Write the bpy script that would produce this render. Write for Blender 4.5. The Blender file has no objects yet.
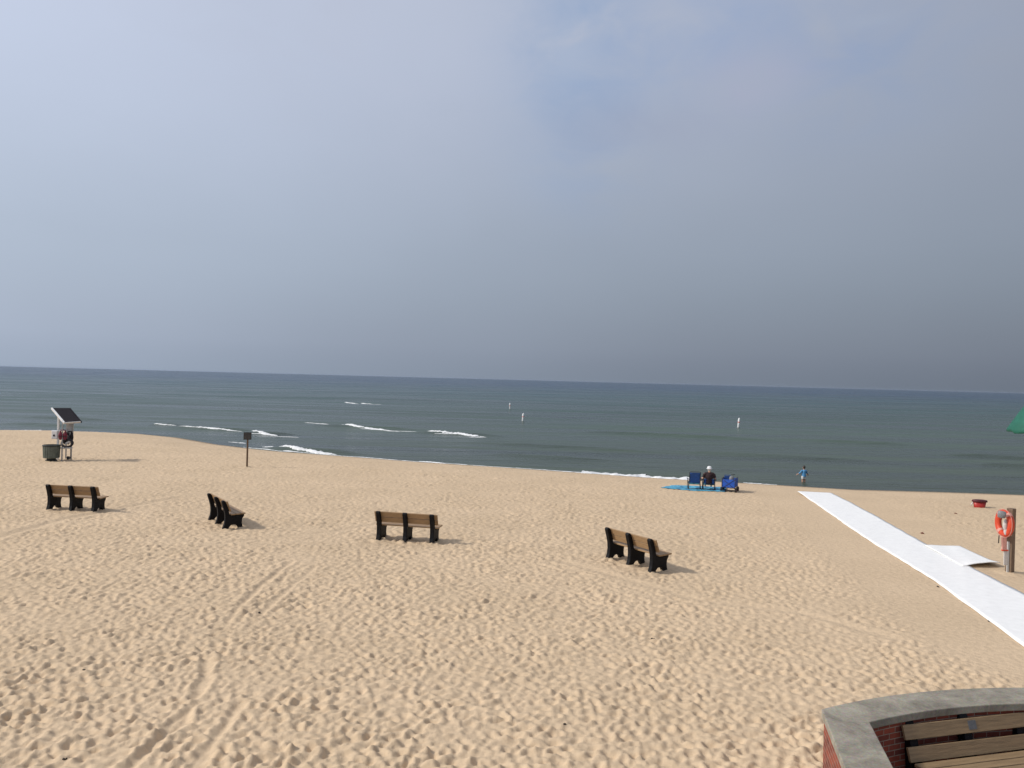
import bpy, bmesh, math, random
import numpy as np
from mathutils import Vector, Matrix

random.seed(7)
rng = np.random.default_rng(11)
sc = bpy.context.scene
col = sc.collection
R = math.radians

# ------------------------------------------------------------------ camera
H = 4.6
F = 769.0
PITCH = math.atan(4.6 / F)
ROLL = R(1.52)
fw = Vector((0, math.cos(PITCH), -math.sin(PITCH)))
r0 = Vector((1, 0, 0)); u0 = Vector((0, math.sin(PITCH), math.cos(PITCH)))
cr = r0 * math.cos(ROLL) + u0 * math.sin(ROLL)
cu = -r0 * math.sin(ROLL) + u0 * math.cos(ROLL)
cam_d = bpy.data.cameras.new('camera')
cam = bpy.data.objects.new('camera', cam_d); col.objects.link(cam)
m = Matrix.Identity(4)
for i in range(3):
    m[i][0] = cr[i]; m[i][1] = cu[i]; m[i][2] = -fw[i]
m[2][3] = H
cam.matrix_world = m
cam_d.sensor_width = 36; cam_d.lens = F / 1024 * 36
cam_d.clip_start = 0.1; cam_d.clip_end = 40000
sc.camera = cam

def at(px, py, z=0.0):
    """where the line of sight through a photo point meets height z"""
    d = fw + cr * ((px - 512) / F) - cu * ((py - 384) / F)
    t = (z - H) / d.z
    return Vector((d.x * t, d.y * t, z))

def at_depth(px, py, Y):
    d = fw + cr * ((px - 512) / F) - cu * ((py - 384) / F)
    t = Y / d.y
    return Vector((d.x * t, Y, H + d.z * t))

# ------------------------------------------------------------------ materials
def new_mat(name):
    mt = bpy.data.materials.new(name); mt.use_nodes = True
    nt = mt.node_tree
    return mt, nt, nt.nodes['Principled BSDF']

def N(nt, t, **kw):
    n = nt.nodes.new(t)
    for k, v in kw.items():
        setattr(n, k, v)
    return n

def simple(name, c, rough=0.6, var=0.15, scale=8.0, bump=0.0, bscale=60.0, metal=0.0, spec=0.5, stretch=(1, 1, 1), coat=0.0):
    mt, nt, p = new_mat(name)
    L = nt.links
    tc = N(nt, 'ShaderNodeTexCoord')
    mp = N(nt, 'ShaderNodeMapping'); mp.inputs['Scale'].default_value = stretch
    L.new(tc.outputs['Object'], mp.inputs['Vector'])
    no = N(nt, 'ShaderNodeTexNoise'); no.inputs['Scale'].default_value = scale
    no.inputs['Detail'].default_value = 6; no.inputs['Roughness'].default_value = 0.65
    L.new(mp.outputs[0], no.inputs['Vector'])
    ra = N(nt, 'ShaderNodeValToRGB')
    ra.color_ramp.elements[0].position = 0.3; ra.color_ramp.elements[1].position = 0.7
    ra.color_ramp.elements[0].color = tuple(max(0, x * (1 - var)) for x in c) + (1,)
    ra.color_ramp.elements[1].color = tuple(min(1, x * (1 + var)) for x in c) + (1,)
    L.new(no.outputs['Fac'], ra.inputs['Fac']); L.new(ra.outputs['Color'], p.inputs['Base Color'])
    p.inputs['Roughness'].default_value = rough; p.inputs['Metallic'].default_value = metal
    p.inputs['Specular IOR Level'].default_value = spec
    if coat: p.inputs['Coat Weight'].default_value = coat
    if bump:
        n2 = N(nt, 'ShaderNodeTexNoise'); n2.inputs['Scale'].default_value = bscale; n2.inputs['Detail'].default_value = 4
        L.new(mp.outputs[0], n2.inputs['Vector'])
        b = N(nt, 'ShaderNodeBump'); b.inputs['Strength'].default_value = bump; b.inputs['Distance'].default_value = 0.01
        L.new(n2.outputs['Fac'], b.inputs['Height']); L.new(b.outputs['Normal'], p.inputs['Normal'])
    return mt

M = {}
M['black'] = simple('black_recycled_plastic', (0.0045, 0.0045, 0.006), 0.6, 0.3, 6, 0.3, 40, spec=0.2)
M['slat'] = simple('tan_plastic_lumber', (0.33, 0.21, 0.108), 0.55, 0.25, 9, 0.4, 30, stretch=(0.6, 6, 6))
M['slat_near'] = simple('weathered_plastic_lumber', (0.255, 0.172, 0.092), 0.6, 0.26, 5, 0.4, 22, stretch=(0.5, 7, 7))
M['plaque'] = simple('plaque_metal', (0.16, 0.16, 0.16), 0.35, 0.2, 30, metal=0.4)
M['mat'] = simple('white_mat_fabric', (0.87, 0.865, 0.845), 0.85, 0.05, 5, 0.6, 90)
M['mat_edge'] = simple('mat_hem', (0.55, 0.55, 0.54), 0.8, 0.1, 6)
M['white'] = simple('white_paint', (0.75, 0.75, 0.74), 0.45, 0.06, 4)
M['offwhite'] = simple('greyed_plastic', (0.5, 0.49, 0.47), 0.5, 0.12, 5)
M['dark_panel'] = simple('dark_roof_panel', (0.016, 0.014, 0.018), 0.8, 0.25, 5, spec=.15)
M['grey_metal'] = simple('galvanised_metal', (0.35, 0.36, 0.37), 0.4, 0.15, 10, metal=0.6)
M['maroon'] = simple('maroon_nylon', (0.16, 0.015, 0.035), 0.7, 0.3, 9, 0.5, 25)
M['darkcloth'] = simple('dark_nylon', (0.018, 0.014, 0.018), 0.8, 0.3, 9, 0.5, 25)
M['bin'] = simple('bin_green', (0.13, 0.15, 0.125), 0.7, 0.3, 7, 0.4, 30)
M['bin_dark'] = simple('bin_dark_green', (0.03, 0.036, 0.032), 0.7, 0.3, 7)
M['post'] = simple('weathered_wood', (0.19, 0.13, 0.085), 0.8, 0.3, 9, 0.6, 40, stretch=(6, 6, 0.6))
M['post_brown'] = simple('brown_wood', (0.14, 0.085, 0.05), 0.8, 0.3, 9, 0.6, 40, stretch=(6, 6, 0.6))
M['sign_dark'] = simple('sign_dark', (0.02, 0.02, 0.018), 0.6, 0.3, 8)
M['orange'] = simple('ring_orange', (0.60, 0.060, 0.018), 0.5, 0.15, 12)
M['ropewhite'] = simple('rope_white', (0.6, 0.56, 0.52), 0.85, 0.15, 40, 0.8, 160)
M['pink'] = simple('faded_pink_webbing', (0.62, 0.30, 0.24), 0.8, 0.2, 30)
M['reflect'] = simple('grey_reflective_tape', (0.20, 0.20, 0.205), 0.5, 0.2, 20)
M['blue'] = simple('blue_fabric', (0.015, 0.09, 0.46), 0.75, 0.3, 12, 0.4, 60)
M['navy'] = simple('navy_fabric', (0.02, 0.075, 0.27), 0.75, 0.3, 12, 0.4, 60)
M['teal_fabric'] = simple('teal_fabric', (0.02, 0.12, 0.16), 0.75, 0.3, 12, 0.4, 60)
M['frame_metal'] = simple('dark_tube', (0.03, 0.03, 0.035), 0.4, 0.2, 12, metal=0.3)
M['green'] = simple('green_canvas', (0.012, 0.12, 0.080), 0.75, 0.2, 5, 0.3, 60)
M['skin'] = simple('skin', (0.50, 0.29, 0.20), 0.55, 0.1, 9)
M['shirt'] = simple('dark_shirt', (0.025, 0.010, 0.012), 0.85, 0.3, 14, 0.5, 40)
M['shorts'] = simple('grey_shorts', (0.10, 0.11, 0.14), 0.85, 0.2, 14, 0.5, 40)
M['cap'] = simple('white_hat', (0.72, 0.73, 0.74), 0.75, 0.06, 14)
M['hair'] = simple('dark_hair', (0.03, 0.02, 0.015), 0.6, 0.3, 60)
M['rash'] = simple('blue_swim_shirt', (0.08, 0.27, 0.50), 0.6, 0.15, 14)
M['red'] = simple('red_plastic', (0.42, 0.03, 0.025), 0.45, 0.15, 8)
M['darkred'] = simple('dark_red_nylon', (0.07, 0.008, 0.012), 0.6, 0.3, 8)
M['debris'] = simple('dark_driftwood', (0.05, 0.035, 0.025), 0.9, 0.4, 30)
M['rust'] = simple('rusty_scrap', (0.15, 0.05, 0.03), 0.9, 0.4, 30)
M['rubber'] = simple('rubber', (0.02, 0.018, 0.018), 0.7, 0.2, 12)
M['paleflesh'] = simple('pale_things', (0.62, 0.6, 0.58), 0.7, 0.1, 12)
M['foam'] = simple('sea_foam', (0.78, 0.79, 0.79), 0.9, 0.15, 1.8, 1.0, 4)

def blanket_mat():
    mt, nt, p = new_mat('striped_blanket'); L = nt.links
    tc = N(nt, 'ShaderNodeTexCoord')
    w = N(nt, 'ShaderNodeTexWave'); w.inputs['Scale'].default_value = 1.6; w.inputs['Distortion'].default_value = 0.4
    w.bands_direction = 'Y'
    L.new(tc.outputs['Object'], w.inputs['Vector'])
    r = N(nt, 'ShaderNodeValToRGB'); e = r.color_ramp.elements
    e[0].color = (0.13, 0.50, 0.68, 1); e[1].color = (0.02, 0.11, 0.25, 1); e[0].position = 0.55; e[1].position = 0.7
    L.new(w.outputs['Fac'], r.inputs['Fac']); L.new(r.outputs['Color'], p.inputs['Base Color'])
    p.inputs['Roughness'].default_value = 0.9
    return mt
M['blanket'] = blanket_mat()

def concrete_mat():
    mt, nt, p = new_mat('concrete_cap'); L = nt.links
    tc = N(nt, 'ShaderNodeTexCoord')
    a = N(nt, 'ShaderNodeTexNoise'); a.inputs['Scale'].default_value = 2.6; a.inputs['Detail'].default_value = 9; a.inputs['Roughness'].default_value = 0.72
    a.inputs['Distortion'].default_value = 0.5
    b = N(nt, 'ShaderNodeTexNoise'); b.inputs['Scale'].default_value = 38; b.inputs['Detail'].default_value = 5
    L.new(tc.outputs['Object'], a.inputs['Vector']); L.new(tc.outputs['Object'], b.inputs['Vector'])
    r = N(nt, 'ShaderNodeValToRGB'); e = r.color_ramp.elements
    e[0].position = 0.33; e[0].color = (0.150, 0.133, 0.104, 1)
    e[1].position = 0.68; e[1].color = (0.385, 0.348, 0.278, 1)
    L.new(a.outputs['Fac'], r.inputs['Fac'])
    mx = N(nt, 'ShaderNodeMix', data_type='RGBA', blend_type='OVERLAY'); mx.inputs[0].default_value = 0.35
    L.new(r.outputs['Color'], mx.inputs[6]); L.new(b.outputs['Color'], mx.inputs[7])
    # pinholes
    v = N(nt, 'ShaderNodeTexVoronoi'); v.inputs['Scale'].default_value = 22
    L.new(tc.outputs['Object'], v.inputs['Vector'])
    vr = N(nt, 'ShaderNodeValToRGB'); vr.color_ramp.elements[0].position = 0.03; vr.color_ramp.elements[1].position = 0.1
    vr.color_ramp.elements[0].color = (0.55, 0.55, 0.55, 1)
    L.new(v.outputs['Distance'], vr.inputs['Fac'])
    m2 = N(nt, 'ShaderNodeMix', data_type='RGBA', blend_type='MULTIPLY'); m2.inputs[0].default_value = 1
    L.new(mx.outputs[2], m2.inputs[6]); L.new(vr.outputs['Color'], m2.inputs[7])
    L.new(m2.outputs[2], p.inputs['Base Color']); p.inputs['Roughness'].default_value = 0.85
    bp = N(nt, 'ShaderNodeBump'); bp.inputs['Strength'].default_value = 0.5; bp.inputs['Distance'].default_value = 0.008
    L.new(b.outputs['Fac'], bp.inputs['Height']); L.new(bp.outputs['Normal'], p.inputs['Normal'])
    return mt
M['concrete'] = concrete_mat()

def brick_mat():
    mt, nt, p = new_mat('red_brick'); L = nt.links
    tc = N(nt, 'ShaderNodeTexCoord')
    b = N(nt, 'ShaderNodeTexBrick')
    b.inputs['Scale'].default_value = 1.0
    b.inputs['Brick Width'].default_value = 0.20; b.inputs['Row Height'].default_value = 0.068
    b.inputs['Mortar Size'].default_value = 0.006; b.inputs['Mortar Smooth'].default_value = 0.2
    b.inputs['Color1'].default_value = (0.30, 0.060, 0.030, 1); b.inputs['Color2'].default_value = (0.13, 0.028, 0.018, 1)
    b.inputs['Mortar'].default_value = (0.30, 0.22, 0.17, 1)
    L.new(tc.outputs['UV'], b.inputs['Vector'])
    n = N(nt, 'ShaderNodeTexNoise'); n.inputs['Scale'].default_value = 14; n.inputs['Detail'].default_value = 6
    L.new(tc.outputs['UV'], n.inputs['Vector'])
    mx = N(nt, 'ShaderNodeMix', data_type='RGBA', blend_type='OVERLAY'); mx.inputs[0].default_value = 0.35
    L.new(b.outputs['Color'], mx.inputs[6]); L.new(n.outputs['Fac'], mx.inputs[7])
    L.new(mx.outputs[2], p.inputs['Base Color']); p.inputs['Roughness'].default_value = 0.85
    bp = N(nt, 'ShaderNodeBump'); bp.inputs['Strength'].default_value = 0.8; bp.inputs['Distance'].default_value = 0.008; bp.invert = True
    L.new(b.outputs['Fac'], bp.inputs['Height']); L.new(bp.outputs['Normal'], p.inputs['Normal'])
    return mt
M['brick'] = brick_mat()

def sand_mat():
    mt, nt, p = new_mat('beach_sand'); L = nt.links
    g = N(nt, 'ShaderNodeNewGeometry')
    a = N(nt, 'ShaderNodeTexNoise'); a.inputs['Scale'].default_value = 0.35; a.inputs['Detail'].default_value = 6
    b = N(nt, 'ShaderNodeTexNoise'); b.inputs['Scale'].default_value = 9; b.inputs['Detail'].default_value = 5
    c = N(nt, 'ShaderNodeTexNoise'); c.inputs['Scale'].default_value = 90; c.inputs['Detail'].default_value = 3
    for t in (a, b, c): L.new(g.outputs['Position'], t.inputs['Vector'])
    r = N(nt, 'ShaderNodeValToRGB'); e = r.color_ramp.elements
    e[0].position = 0.3; e[0].color = (0.610, 0.462, 0.306, 1)
    e[1].position = 0.7; e[1].color = (0.672, 0.510, 0.342, 1)
    L.new(a.outputs['Fac'], r.inputs['Fac'])
    r2 = N(nt, 'ShaderNodeValToRGB'); e = r2.color_ramp.elements
    e[0].position = 0.28; e[0].color = (0.86, 0.86, 0.86, 1); e[1].position = 0.6; e[1].color = (1, 1, 1, 1)
    L.new(b.outputs['Fac'], r2.inputs['Fac'])
    mx = N(nt, 'ShaderNodeMix', data_type='RGBA', blend_type='MULTIPLY'); mx.inputs[0].default_value = 1
    L.new(r.outputs['Color'], mx.inputs[6]); L.new(r2.outputs['Color'], mx.inputs[7])
    # damp sand near the waterline
    at_ = N(nt, 'ShaderNodeAttribute'); at_.attribute_name = 'damp'
    m2 = N(nt, 'ShaderNodeMix', data_type='RGBA')
    L.new(at_.outputs['Fac'], m2.inputs[0]); L.new(mx.outputs[2], m2.inputs[6]); m2.inputs[7].default_value = (0.20, 0.145, 0.10, 1)
    L.new(m2.outputs[2], p.inputs['Base Color'])
    p.inputs['Roughness'].default_value = 0.95; p.inputs['Specular IOR Level'].default_value = 0.15
    s = N(nt, 'ShaderNodeMath', operation='MULTIPLY_ADD'); s.inputs[1].default_value = 0.25
    L.new(c.outputs['Fac'], s.inputs[0]); L.new(b.outputs['Fac'], s.inputs[2])
    bp = N(nt, 'ShaderNodeBump'); bp.inputs['Strength'].default_value = 0.7; bp.inputs['Distance'].default_value = 0.035
    L.new(s.outputs[0], bp.inputs['Height']); L.new(bp.outputs['Normal'], p.inputs['Normal'])
    return mt
M['sand'] = sand_mat()

def water_mat():
    mt, nt, p = new_mat('lake_water'); L = nt.links
    g = N(nt, 'ShaderNodeNewGeometry')
    mp = N(nt, 'ShaderNodeMapping'); mp.inputs['Rotation'].default_value = (0, 0, R(17)); mp.inputs['Scale'].default_value = (0.22, 1, 1)
    L.new(g.outputs['Position'], mp.inputs['Vector'])
    a = N(nt, 'ShaderNodeTexNoise'); a.inputs['Scale'].default_value = 0.55; a.inputs['Detail'].default_value = 7; a.inputs['Roughness'].default_value = 0.6
    L.new(mp.outputs[0], a.inputs['Vector'])
    f = N(nt, 'ShaderNodeTexNoise'); f.inputs['Scale'].default_value = 0.02; f.inputs['Detail'].default_value = 4
    mp2 = N(nt, 'ShaderNodeMapping'); mp2.inputs['Rotation'].default_value = (0, 0, R(10)); mp2.inputs['Scale'].default_value = (0.25, 1, 1)
    L.new(g.outputs['Position'], mp2.inputs['Vector']); L.new(mp2.outputs[0], f.inputs['Vector'])
    bp = N(nt, 'ShaderNodeBump'); bp.inputs['Strength'].default_value = 1.0; bp.inputs['Distance'].default_value = 0.42
    L.new(a.outputs['Fac'], bp.inputs['Height']); L.new(bp.outputs['Normal'], p.inputs['Normal'])
    # colour: sandy green near the shore, bluer with distance out
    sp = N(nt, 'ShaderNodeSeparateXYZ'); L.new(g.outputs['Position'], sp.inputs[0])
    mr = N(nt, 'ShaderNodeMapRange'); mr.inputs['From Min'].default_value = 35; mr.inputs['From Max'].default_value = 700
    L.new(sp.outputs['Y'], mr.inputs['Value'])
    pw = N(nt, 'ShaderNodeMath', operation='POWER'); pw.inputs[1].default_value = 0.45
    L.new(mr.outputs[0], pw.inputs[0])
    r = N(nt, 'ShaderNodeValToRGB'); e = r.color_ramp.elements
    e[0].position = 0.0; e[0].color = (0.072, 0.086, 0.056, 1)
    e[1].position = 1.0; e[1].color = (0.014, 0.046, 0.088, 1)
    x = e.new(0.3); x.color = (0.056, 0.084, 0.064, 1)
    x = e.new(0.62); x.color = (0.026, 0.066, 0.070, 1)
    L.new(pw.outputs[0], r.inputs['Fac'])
    mx = N(nt, 'ShaderNodeMix', data_type='RGBA', blend_type='OVERLAY'); mx.inputs[0].default_value = 0.45
    L.new(r.outputs['Color'], mx.inputs[6]); L.new(f.outputs['Fac'], mx.inputs[7])
    h = N(nt, 'ShaderNodeTexNoise'); h.inputs['Scale'].default_value = 0.16; h.inputs['Detail'].default_value = 5; h.inputs['Roughness'].default_value = .6
    mp3 = N(nt, 'ShaderNodeMapping'); mp3.inputs['Rotation'].default_value = (0, 0, R(17)); mp3.inputs['Scale'].default_value = (0.13, 1, 1)
    L.new(g.outputs['Position'], mp3.inputs['Vector']); L.new(mp3.outputs[0], h.inputs['Vector'])
    hr = N(nt, 'ShaderNodeValToRGB'); e = hr.color_ramp.elements
    e[0].position = .36; e[0].color = (.50, .53, .48, 1); e[1].position = .64; e[1].color = (1.28, 1.26, 1.28, 1)
    L.new(h.outputs['Fac'], hr.inputs['Fac'])
    m4 = N(nt, 'ShaderNodeMix', data_type='RGBA', blend_type='MULTIPLY'); m4.inputs[0].default_value = 1
    L.new(mx.outputs[2], m4.inputs[6]); L.new(hr.outputs['Color'], m4.inputs[7])
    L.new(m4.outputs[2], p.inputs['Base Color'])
    rr = N(nt, 'ShaderNodeMapRange'); rr.inputs['From Min'].default_value = .35; rr.inputs['From Max'].default_value = .65; rr.inputs['To Min'].default_value = .16; rr.inputs['To Max'].default_value = .42
    L.new(h.outputs['Fac'], rr.inputs['Value']); L.new(rr.outputs[0], p.inputs['Roughness'])
    p.inputs['IOR'].default_value = 1.33
    p.inputs['Specular IOR Level'].default_value = 0.29
    return mt
M['water'] = water_mat()

# ------------------------------------------------------------------ mesh builder
class MB:
    def __init__(s): s.v = []; s.f = []; s.uv = None
    def add(s, vs, fs):
        o = len(s.v); s.v += [tuple(v) for v in vs]; s.f += [tuple(i + o for i in f) for f in fs]; return s
    def box(s, c, size, rot=None, taper=(1, 1)):
        c = Vector(c); hx, hy, hz = [k / 2 for k in size]
        vs = []
        for z in (-1, 1):
            tx, ty = (1, 1) if z < 0 else taper
            for x, y in ((-1, -1), (1, -1), (1, 1), (-1, 1)):
                p = Vector((x * hx * tx, y * hy * ty, z * hz))
                if rot is not None: p = rot @ p
                vs.append(c + p)
        return s.add(vs, [(0, 3, 2, 1), (4, 5, 6, 7), (0, 1, 5, 4), (1, 2, 6, 5), (2, 3, 7, 6), (3, 0, 4, 7)])
    def bar(s, a, b, w, t, up=(0, 0, 1)):
        a = Vector(a); b = Vector(b); d = (b - a); L = d.length; d.normalize()
        up = Vector(up); sx = d.cross(up)
        if sx.length < 1e-4: sx = d.cross(Vector((1, 0, 0)))
        sx.normalize(); uz = sx.cross(d)
        rot = Matrix((sx, d, uz)).transposed()
        return s.box((a + b) / 2, (w, L, t), rot)
    def tube(s, pts, rad, seg=10, closed=False, squash=None):
        pts = [Vector(p) for p in pts]; n = len(pts)
        rads = rad if isinstance(rad, (list, tuple)) else [rad] * n
        vs = []; fs = []
        prev = None
        for i, p in enumerate(pts):
            if closed: t = pts[(i + 1) % n] - pts[i - 1]
            else: t = pts[min(i + 1, n - 1)] - pts[max(i - 1, 0)]
            t.normalize()
            if prev is None:
                a = t.cross(Vector((0, 0, 1)))
                if a.length < 1e-3: a = t.cross(Vector((0, 1, 0)))
            else:
                a = prev - t * prev.dot(t)
            a.normalize(); prev = a; b = t.cross(a)
            for k in range(seg):
                th = 2 * math.pi * k / seg
                vs.append(p + (a * math.cos(th) + b * math.sin(th)) * rads[i])
        rng_ = n if closed else n - 1
        for i in range(rng_):
            j = (i + 1) % n
            for k in range(seg):
                l = (k + 1) % seg
                fs.append((i * seg + k, i * seg + l, j * seg + l, j * seg + k))
        if not closed:
            fs.append(tuple(range(seg))[::-1]); fs.append(tuple((n - 1) * seg + k for k in range(seg)))
        return s.add(vs, fs)
    def ball(s, c, r, seg=14, rings=9, sc_=(1, 1, 1), rot=None):
        c = Vector(c); vs = [];
        for i in range(1, rings):
            ph = math.pi * i / rings
            for k in range(seg):
                th = 2 * math.pi * k / seg
                p = Vector((math.sin(ph) * math.cos(th) * r * sc_[0], math.sin(ph) * math.sin(th) * r * sc_[1], math.cos(ph) * r * sc_[2]))
                if rot is not None: p = rot @ p
                vs.append(c + p)
        tz = Vector((0, 0, r * sc_[2]))
        if rot is not None: tz = rot @ tz
        vs.append(c + tz); vs.append(c - tz)
        T = len(vs) - 2; B = T + 1; fs = []
        for i in range(rings - 2):
            for k in range(seg):
                l = (k + 1) % seg
                fs.append((i * seg + k, (i + 1) * seg + k, (i + 1) * seg + l, i * seg + l))
        for k in range(seg):
            l = (k + 1) % seg
            fs.append((T, k, l)); fs.append((B, (rings - 2) * seg + l, (rings - 2) * seg + k))
        return s.add(vs, fs)
    def prism(s, poly, lo, hi, fn):
        """poly: 2d outline; fn(u, v, w) -> point, w from lo to hi"""
        n = len(poly)
        vs = [fn(u, v, lo) for u, v in poly] + [fn(u, v, hi) for u, v in poly]
        fs = [tuple(range(n))[::-1], tuple(range(n, 2 * n))] + [(i, (i + 1) % n, n + (i + 1) % n, n + i) for i in range(n)]
        return s.add(vs, fs)
    def lathe(s, prof, c=(0, 0, 0), seg=20, flat=1.0):
        c = Vector(c); n = len(prof); vs = []; fs = []
        for r_, z in prof:
            for k in range(seg):
                th = 2 * math.pi * k / seg
                vs.append(c + Vector((r_ * math.cos(th), r_ * math.sin(th) * flat, z)))
        for i in range(n - 1):
            for k in range(seg):
                l = (k + 1) % seg
                fs.append((i * seg + k, i * seg + l, (i + 1) * seg + l, (i + 1) * seg + k))
        fs.append(tuple(range(seg))[::-1]); fs.append(tuple((n - 1) * seg + k for k in range(seg)))
        return s.add(vs, fs)
    def build(s, name, mat, parent=None, smooth=False, bevel=0.0, remesh=0.0, fix=True):
        me = bpy.data.meshes.new(name); me.from_pydata(s.v, [], s.f); me.update()
        if fix:
            bm = bmesh.new(); bm.from_mesh(me)
            bmesh.ops.recalc_face_normals(bm, faces=bm.faces); bm.to_mesh(me); bm.free()
        me.materials.append(mat)
        o = bpy.data.objects.new(name, me); col.objects.link(o)
        if smooth:
            for p in me.polygons: p.use_smooth = True
        if parent: o.parent = parent
        if bevel:
            b = o.modifiers.new('bevel', 'BEVEL'); b.width = bevel; b.segments = 2; b.limit_method = 'ANGLE'
        if remesh:
            r = o.modifiers.new('remesh', 'REMESH'); r.mode = 'VOXEL'; r.voxel_size = remesh; r.use_smooth_shade = True
            q = o.modifiers.new('smooth', 'SMOOTH'); q.factor = 0.5; q.iterations = 4
        return o

def tag(o, label=None, cat=None, group=None, kind=None):
    if label: o['label'] = label
    if cat: o['category'] = cat
    if group: o['group'] = group
    if kind: o['kind'] = kind
    return o

def empty(name, loc, rz=0.0):
    o = bpy.data.objects.new(name, None); col.objects.link(o)
    o.location = loc; o.rotation_euler = (0, 0, rz); o.empty_display_size = 0.3
    return o

def copy_tree(o, parent=None):
    c = o.copy(); col.objects.link(c)
    if parent: c.parent = parent
    for ch in list(o.children): copy_tree(ch, c)
    return c

# ------------------------------------------------------------------ shoreline
WZ = -0.5
sh_px = [(-60, 431), (0, 430.6), (60, 431), (100, 432.2), (140, 434), (178, 437.7), (217, 444.5), (250, 448.5), (280, 451.5), (334, 455.5), (420, 462),
         (500, 467.2), (585, 473), (640, 477), (700, 480.5), (760, 484), (850, 489.5), (940, 492), (1024, 495), (1090, 497.5)]
sh = [at(px, py, WZ) for px, py in sh_px]
SX = np.array([-3000.] + [p.x for p in sh] + [3000.])
SY = np.array([sh[0].y + 900.] + [p.y for p in sh] + [sh[-1].y - 350.])
def y_shore(x): return np.interp(x, SX, SY)
def base_z(x, y):
    s = (y_shore(x) - y) * 0.93
    t = np.clip(s / 8.5, 0, 1)
    up = WZ + (-WZ) * (1 - (1 - t) ** 1.7)
    dn = WZ + np.clip(s, -10, 0) * 0.09
    return np.where(s > 0, up, dn), s

# ------------------------------------------------------------------ sand relief
CELL = 0.04
X0, X1, Y0, Y1 = -58.0, 46.0, 4.0, 66.0
nx = int((X1 - X0) / CELL); ny = int((Y1 - Y0) / CELL)
def band(wl, width=0.45, aniso=1.0, ang=0.0):
    w = rng.standard_normal((ny, nx)).astype(np.float32)
    ft = np.fft.rfft2(w)
    ky = np.fft.fftfreq(ny, CELL)[:, None]; kx = np.fft.rfftfreq(nx, CELL)[None, :]
    a = kx * math.cos(ang) + ky * math.sin(ang); b = -kx * math.sin(ang) + ky * math.cos(ang)
    k = np.sqrt((a * aniso) ** 2 + (b / aniso) ** 2) + 1e-9
    g = np.exp(-(np.log(k * wl)) ** 2 / (2 * width ** 2))
    o = np.fft.irfft2(ft * g, s=(ny, nx)).astype(np.float32)
    return o / o.std()
gx = X0 + (np.arange(nx) + 0.5) * CELL; gy = Y0 + (np.arange(ny) + 0.5) * CELL
B1 = band(0.25, 0.4, 1.1, 0.5); B2 = band(1.1, 0.4); B3 = band(0.14, 0.3); B4 = band(6.0, 0.5)
def amp_field(X, Y):
    """how trampled the sand is: calmer towards the mat and by the water"""
    a = 1.0 - 0.36 * np.clip((X - 0.10 * Y + 0.5) / 7.0, 0, 1) * np.clip((Y - 9.5) / 5.0, 0, 1)
    s = (y_shore(X) - Y)
    a = a * (0.6 + 0.4 * np.clip((s - 1.0) / 9.0, 0, 1))
    return a
XX = gx[None, :]; YY = gy[:, None]
A = amp_field(XX + 0 * YY, YY + 0 * XX).astype(np.float32) * (1 + 0.12 * B4 + .13 * band(2.2, .5))
relief = 0.0125 * B1 + 0.0045 * B2 + 0.0085 * B3
stamps = np.zeros((ny, nx), np.float32)
def stamp(x, y, L, W, ang, depth):
    r = int(L * 1.3 / CELL) + 1
    ci = int((x - X0) / CELL); cj = int((y - Y0) / CELL)
    if ci < r or cj < r or ci >= nx - r or cj >= ny - r: return
    xs = gx[ci - r:ci + r + 1][None, :] - x; ys = gy[cj - r:cj + r + 1][:, None] - y
    u = xs * math.cos(ang) + ys * math.sin(ang); v = -xs * math.sin(ang) + ys * math.cos(ang)
    q = (u / L) ** 2 + (v / W) ** 2
    d = -depth * np.exp(-(q * 2.2) ** 1.5) + depth * 0.42 * np.exp(-((np.sqrt(q) - 1.15) / 0.3) ** 2)
    stamps[cj - r:cj + r + 1, ci - r:ci + r + 1] += d
# walking trails of paired steps
for _ in range(1500):
    y = 5 + 55 * random.random() ** 1.25; x = random.uniform(-0.85, 0.85) * (y + 3)
    h = random.choice([math.pi / 2, 1.2, 1.9, 0.1, 2.9, random.uniform(0, math.pi)]) + random.gauss(0, 0.25)
    for k in range(random.randint(5, 22)):
        side = 0.10 if k % 2 else -0.10
        stamp(x - side * math.sin(h), y + side * math.cos(h), random.uniform(.11, .16), random.uniform(.055, .085), h + random.gauss(0, .2), random.uniform(.012, .038))
        x += math.cos(h) * .62; y += math.sin(h) * .62; h += random.gauss(0, .09)
for _ in range(14000):
    y = 5 + 50 * random.random() ** 1.15; x = random.uniform(-0.85, 0.85) * (y + 3)
    stamp(x, y, random.uniform(.08, .16), random.uniform(.05, .09), random.uniform(0, math.pi), random.uniform(.01, .032))
relief = (relief + np.clip(stamps, -0.055, 0.03) * 0.68) * A
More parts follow.
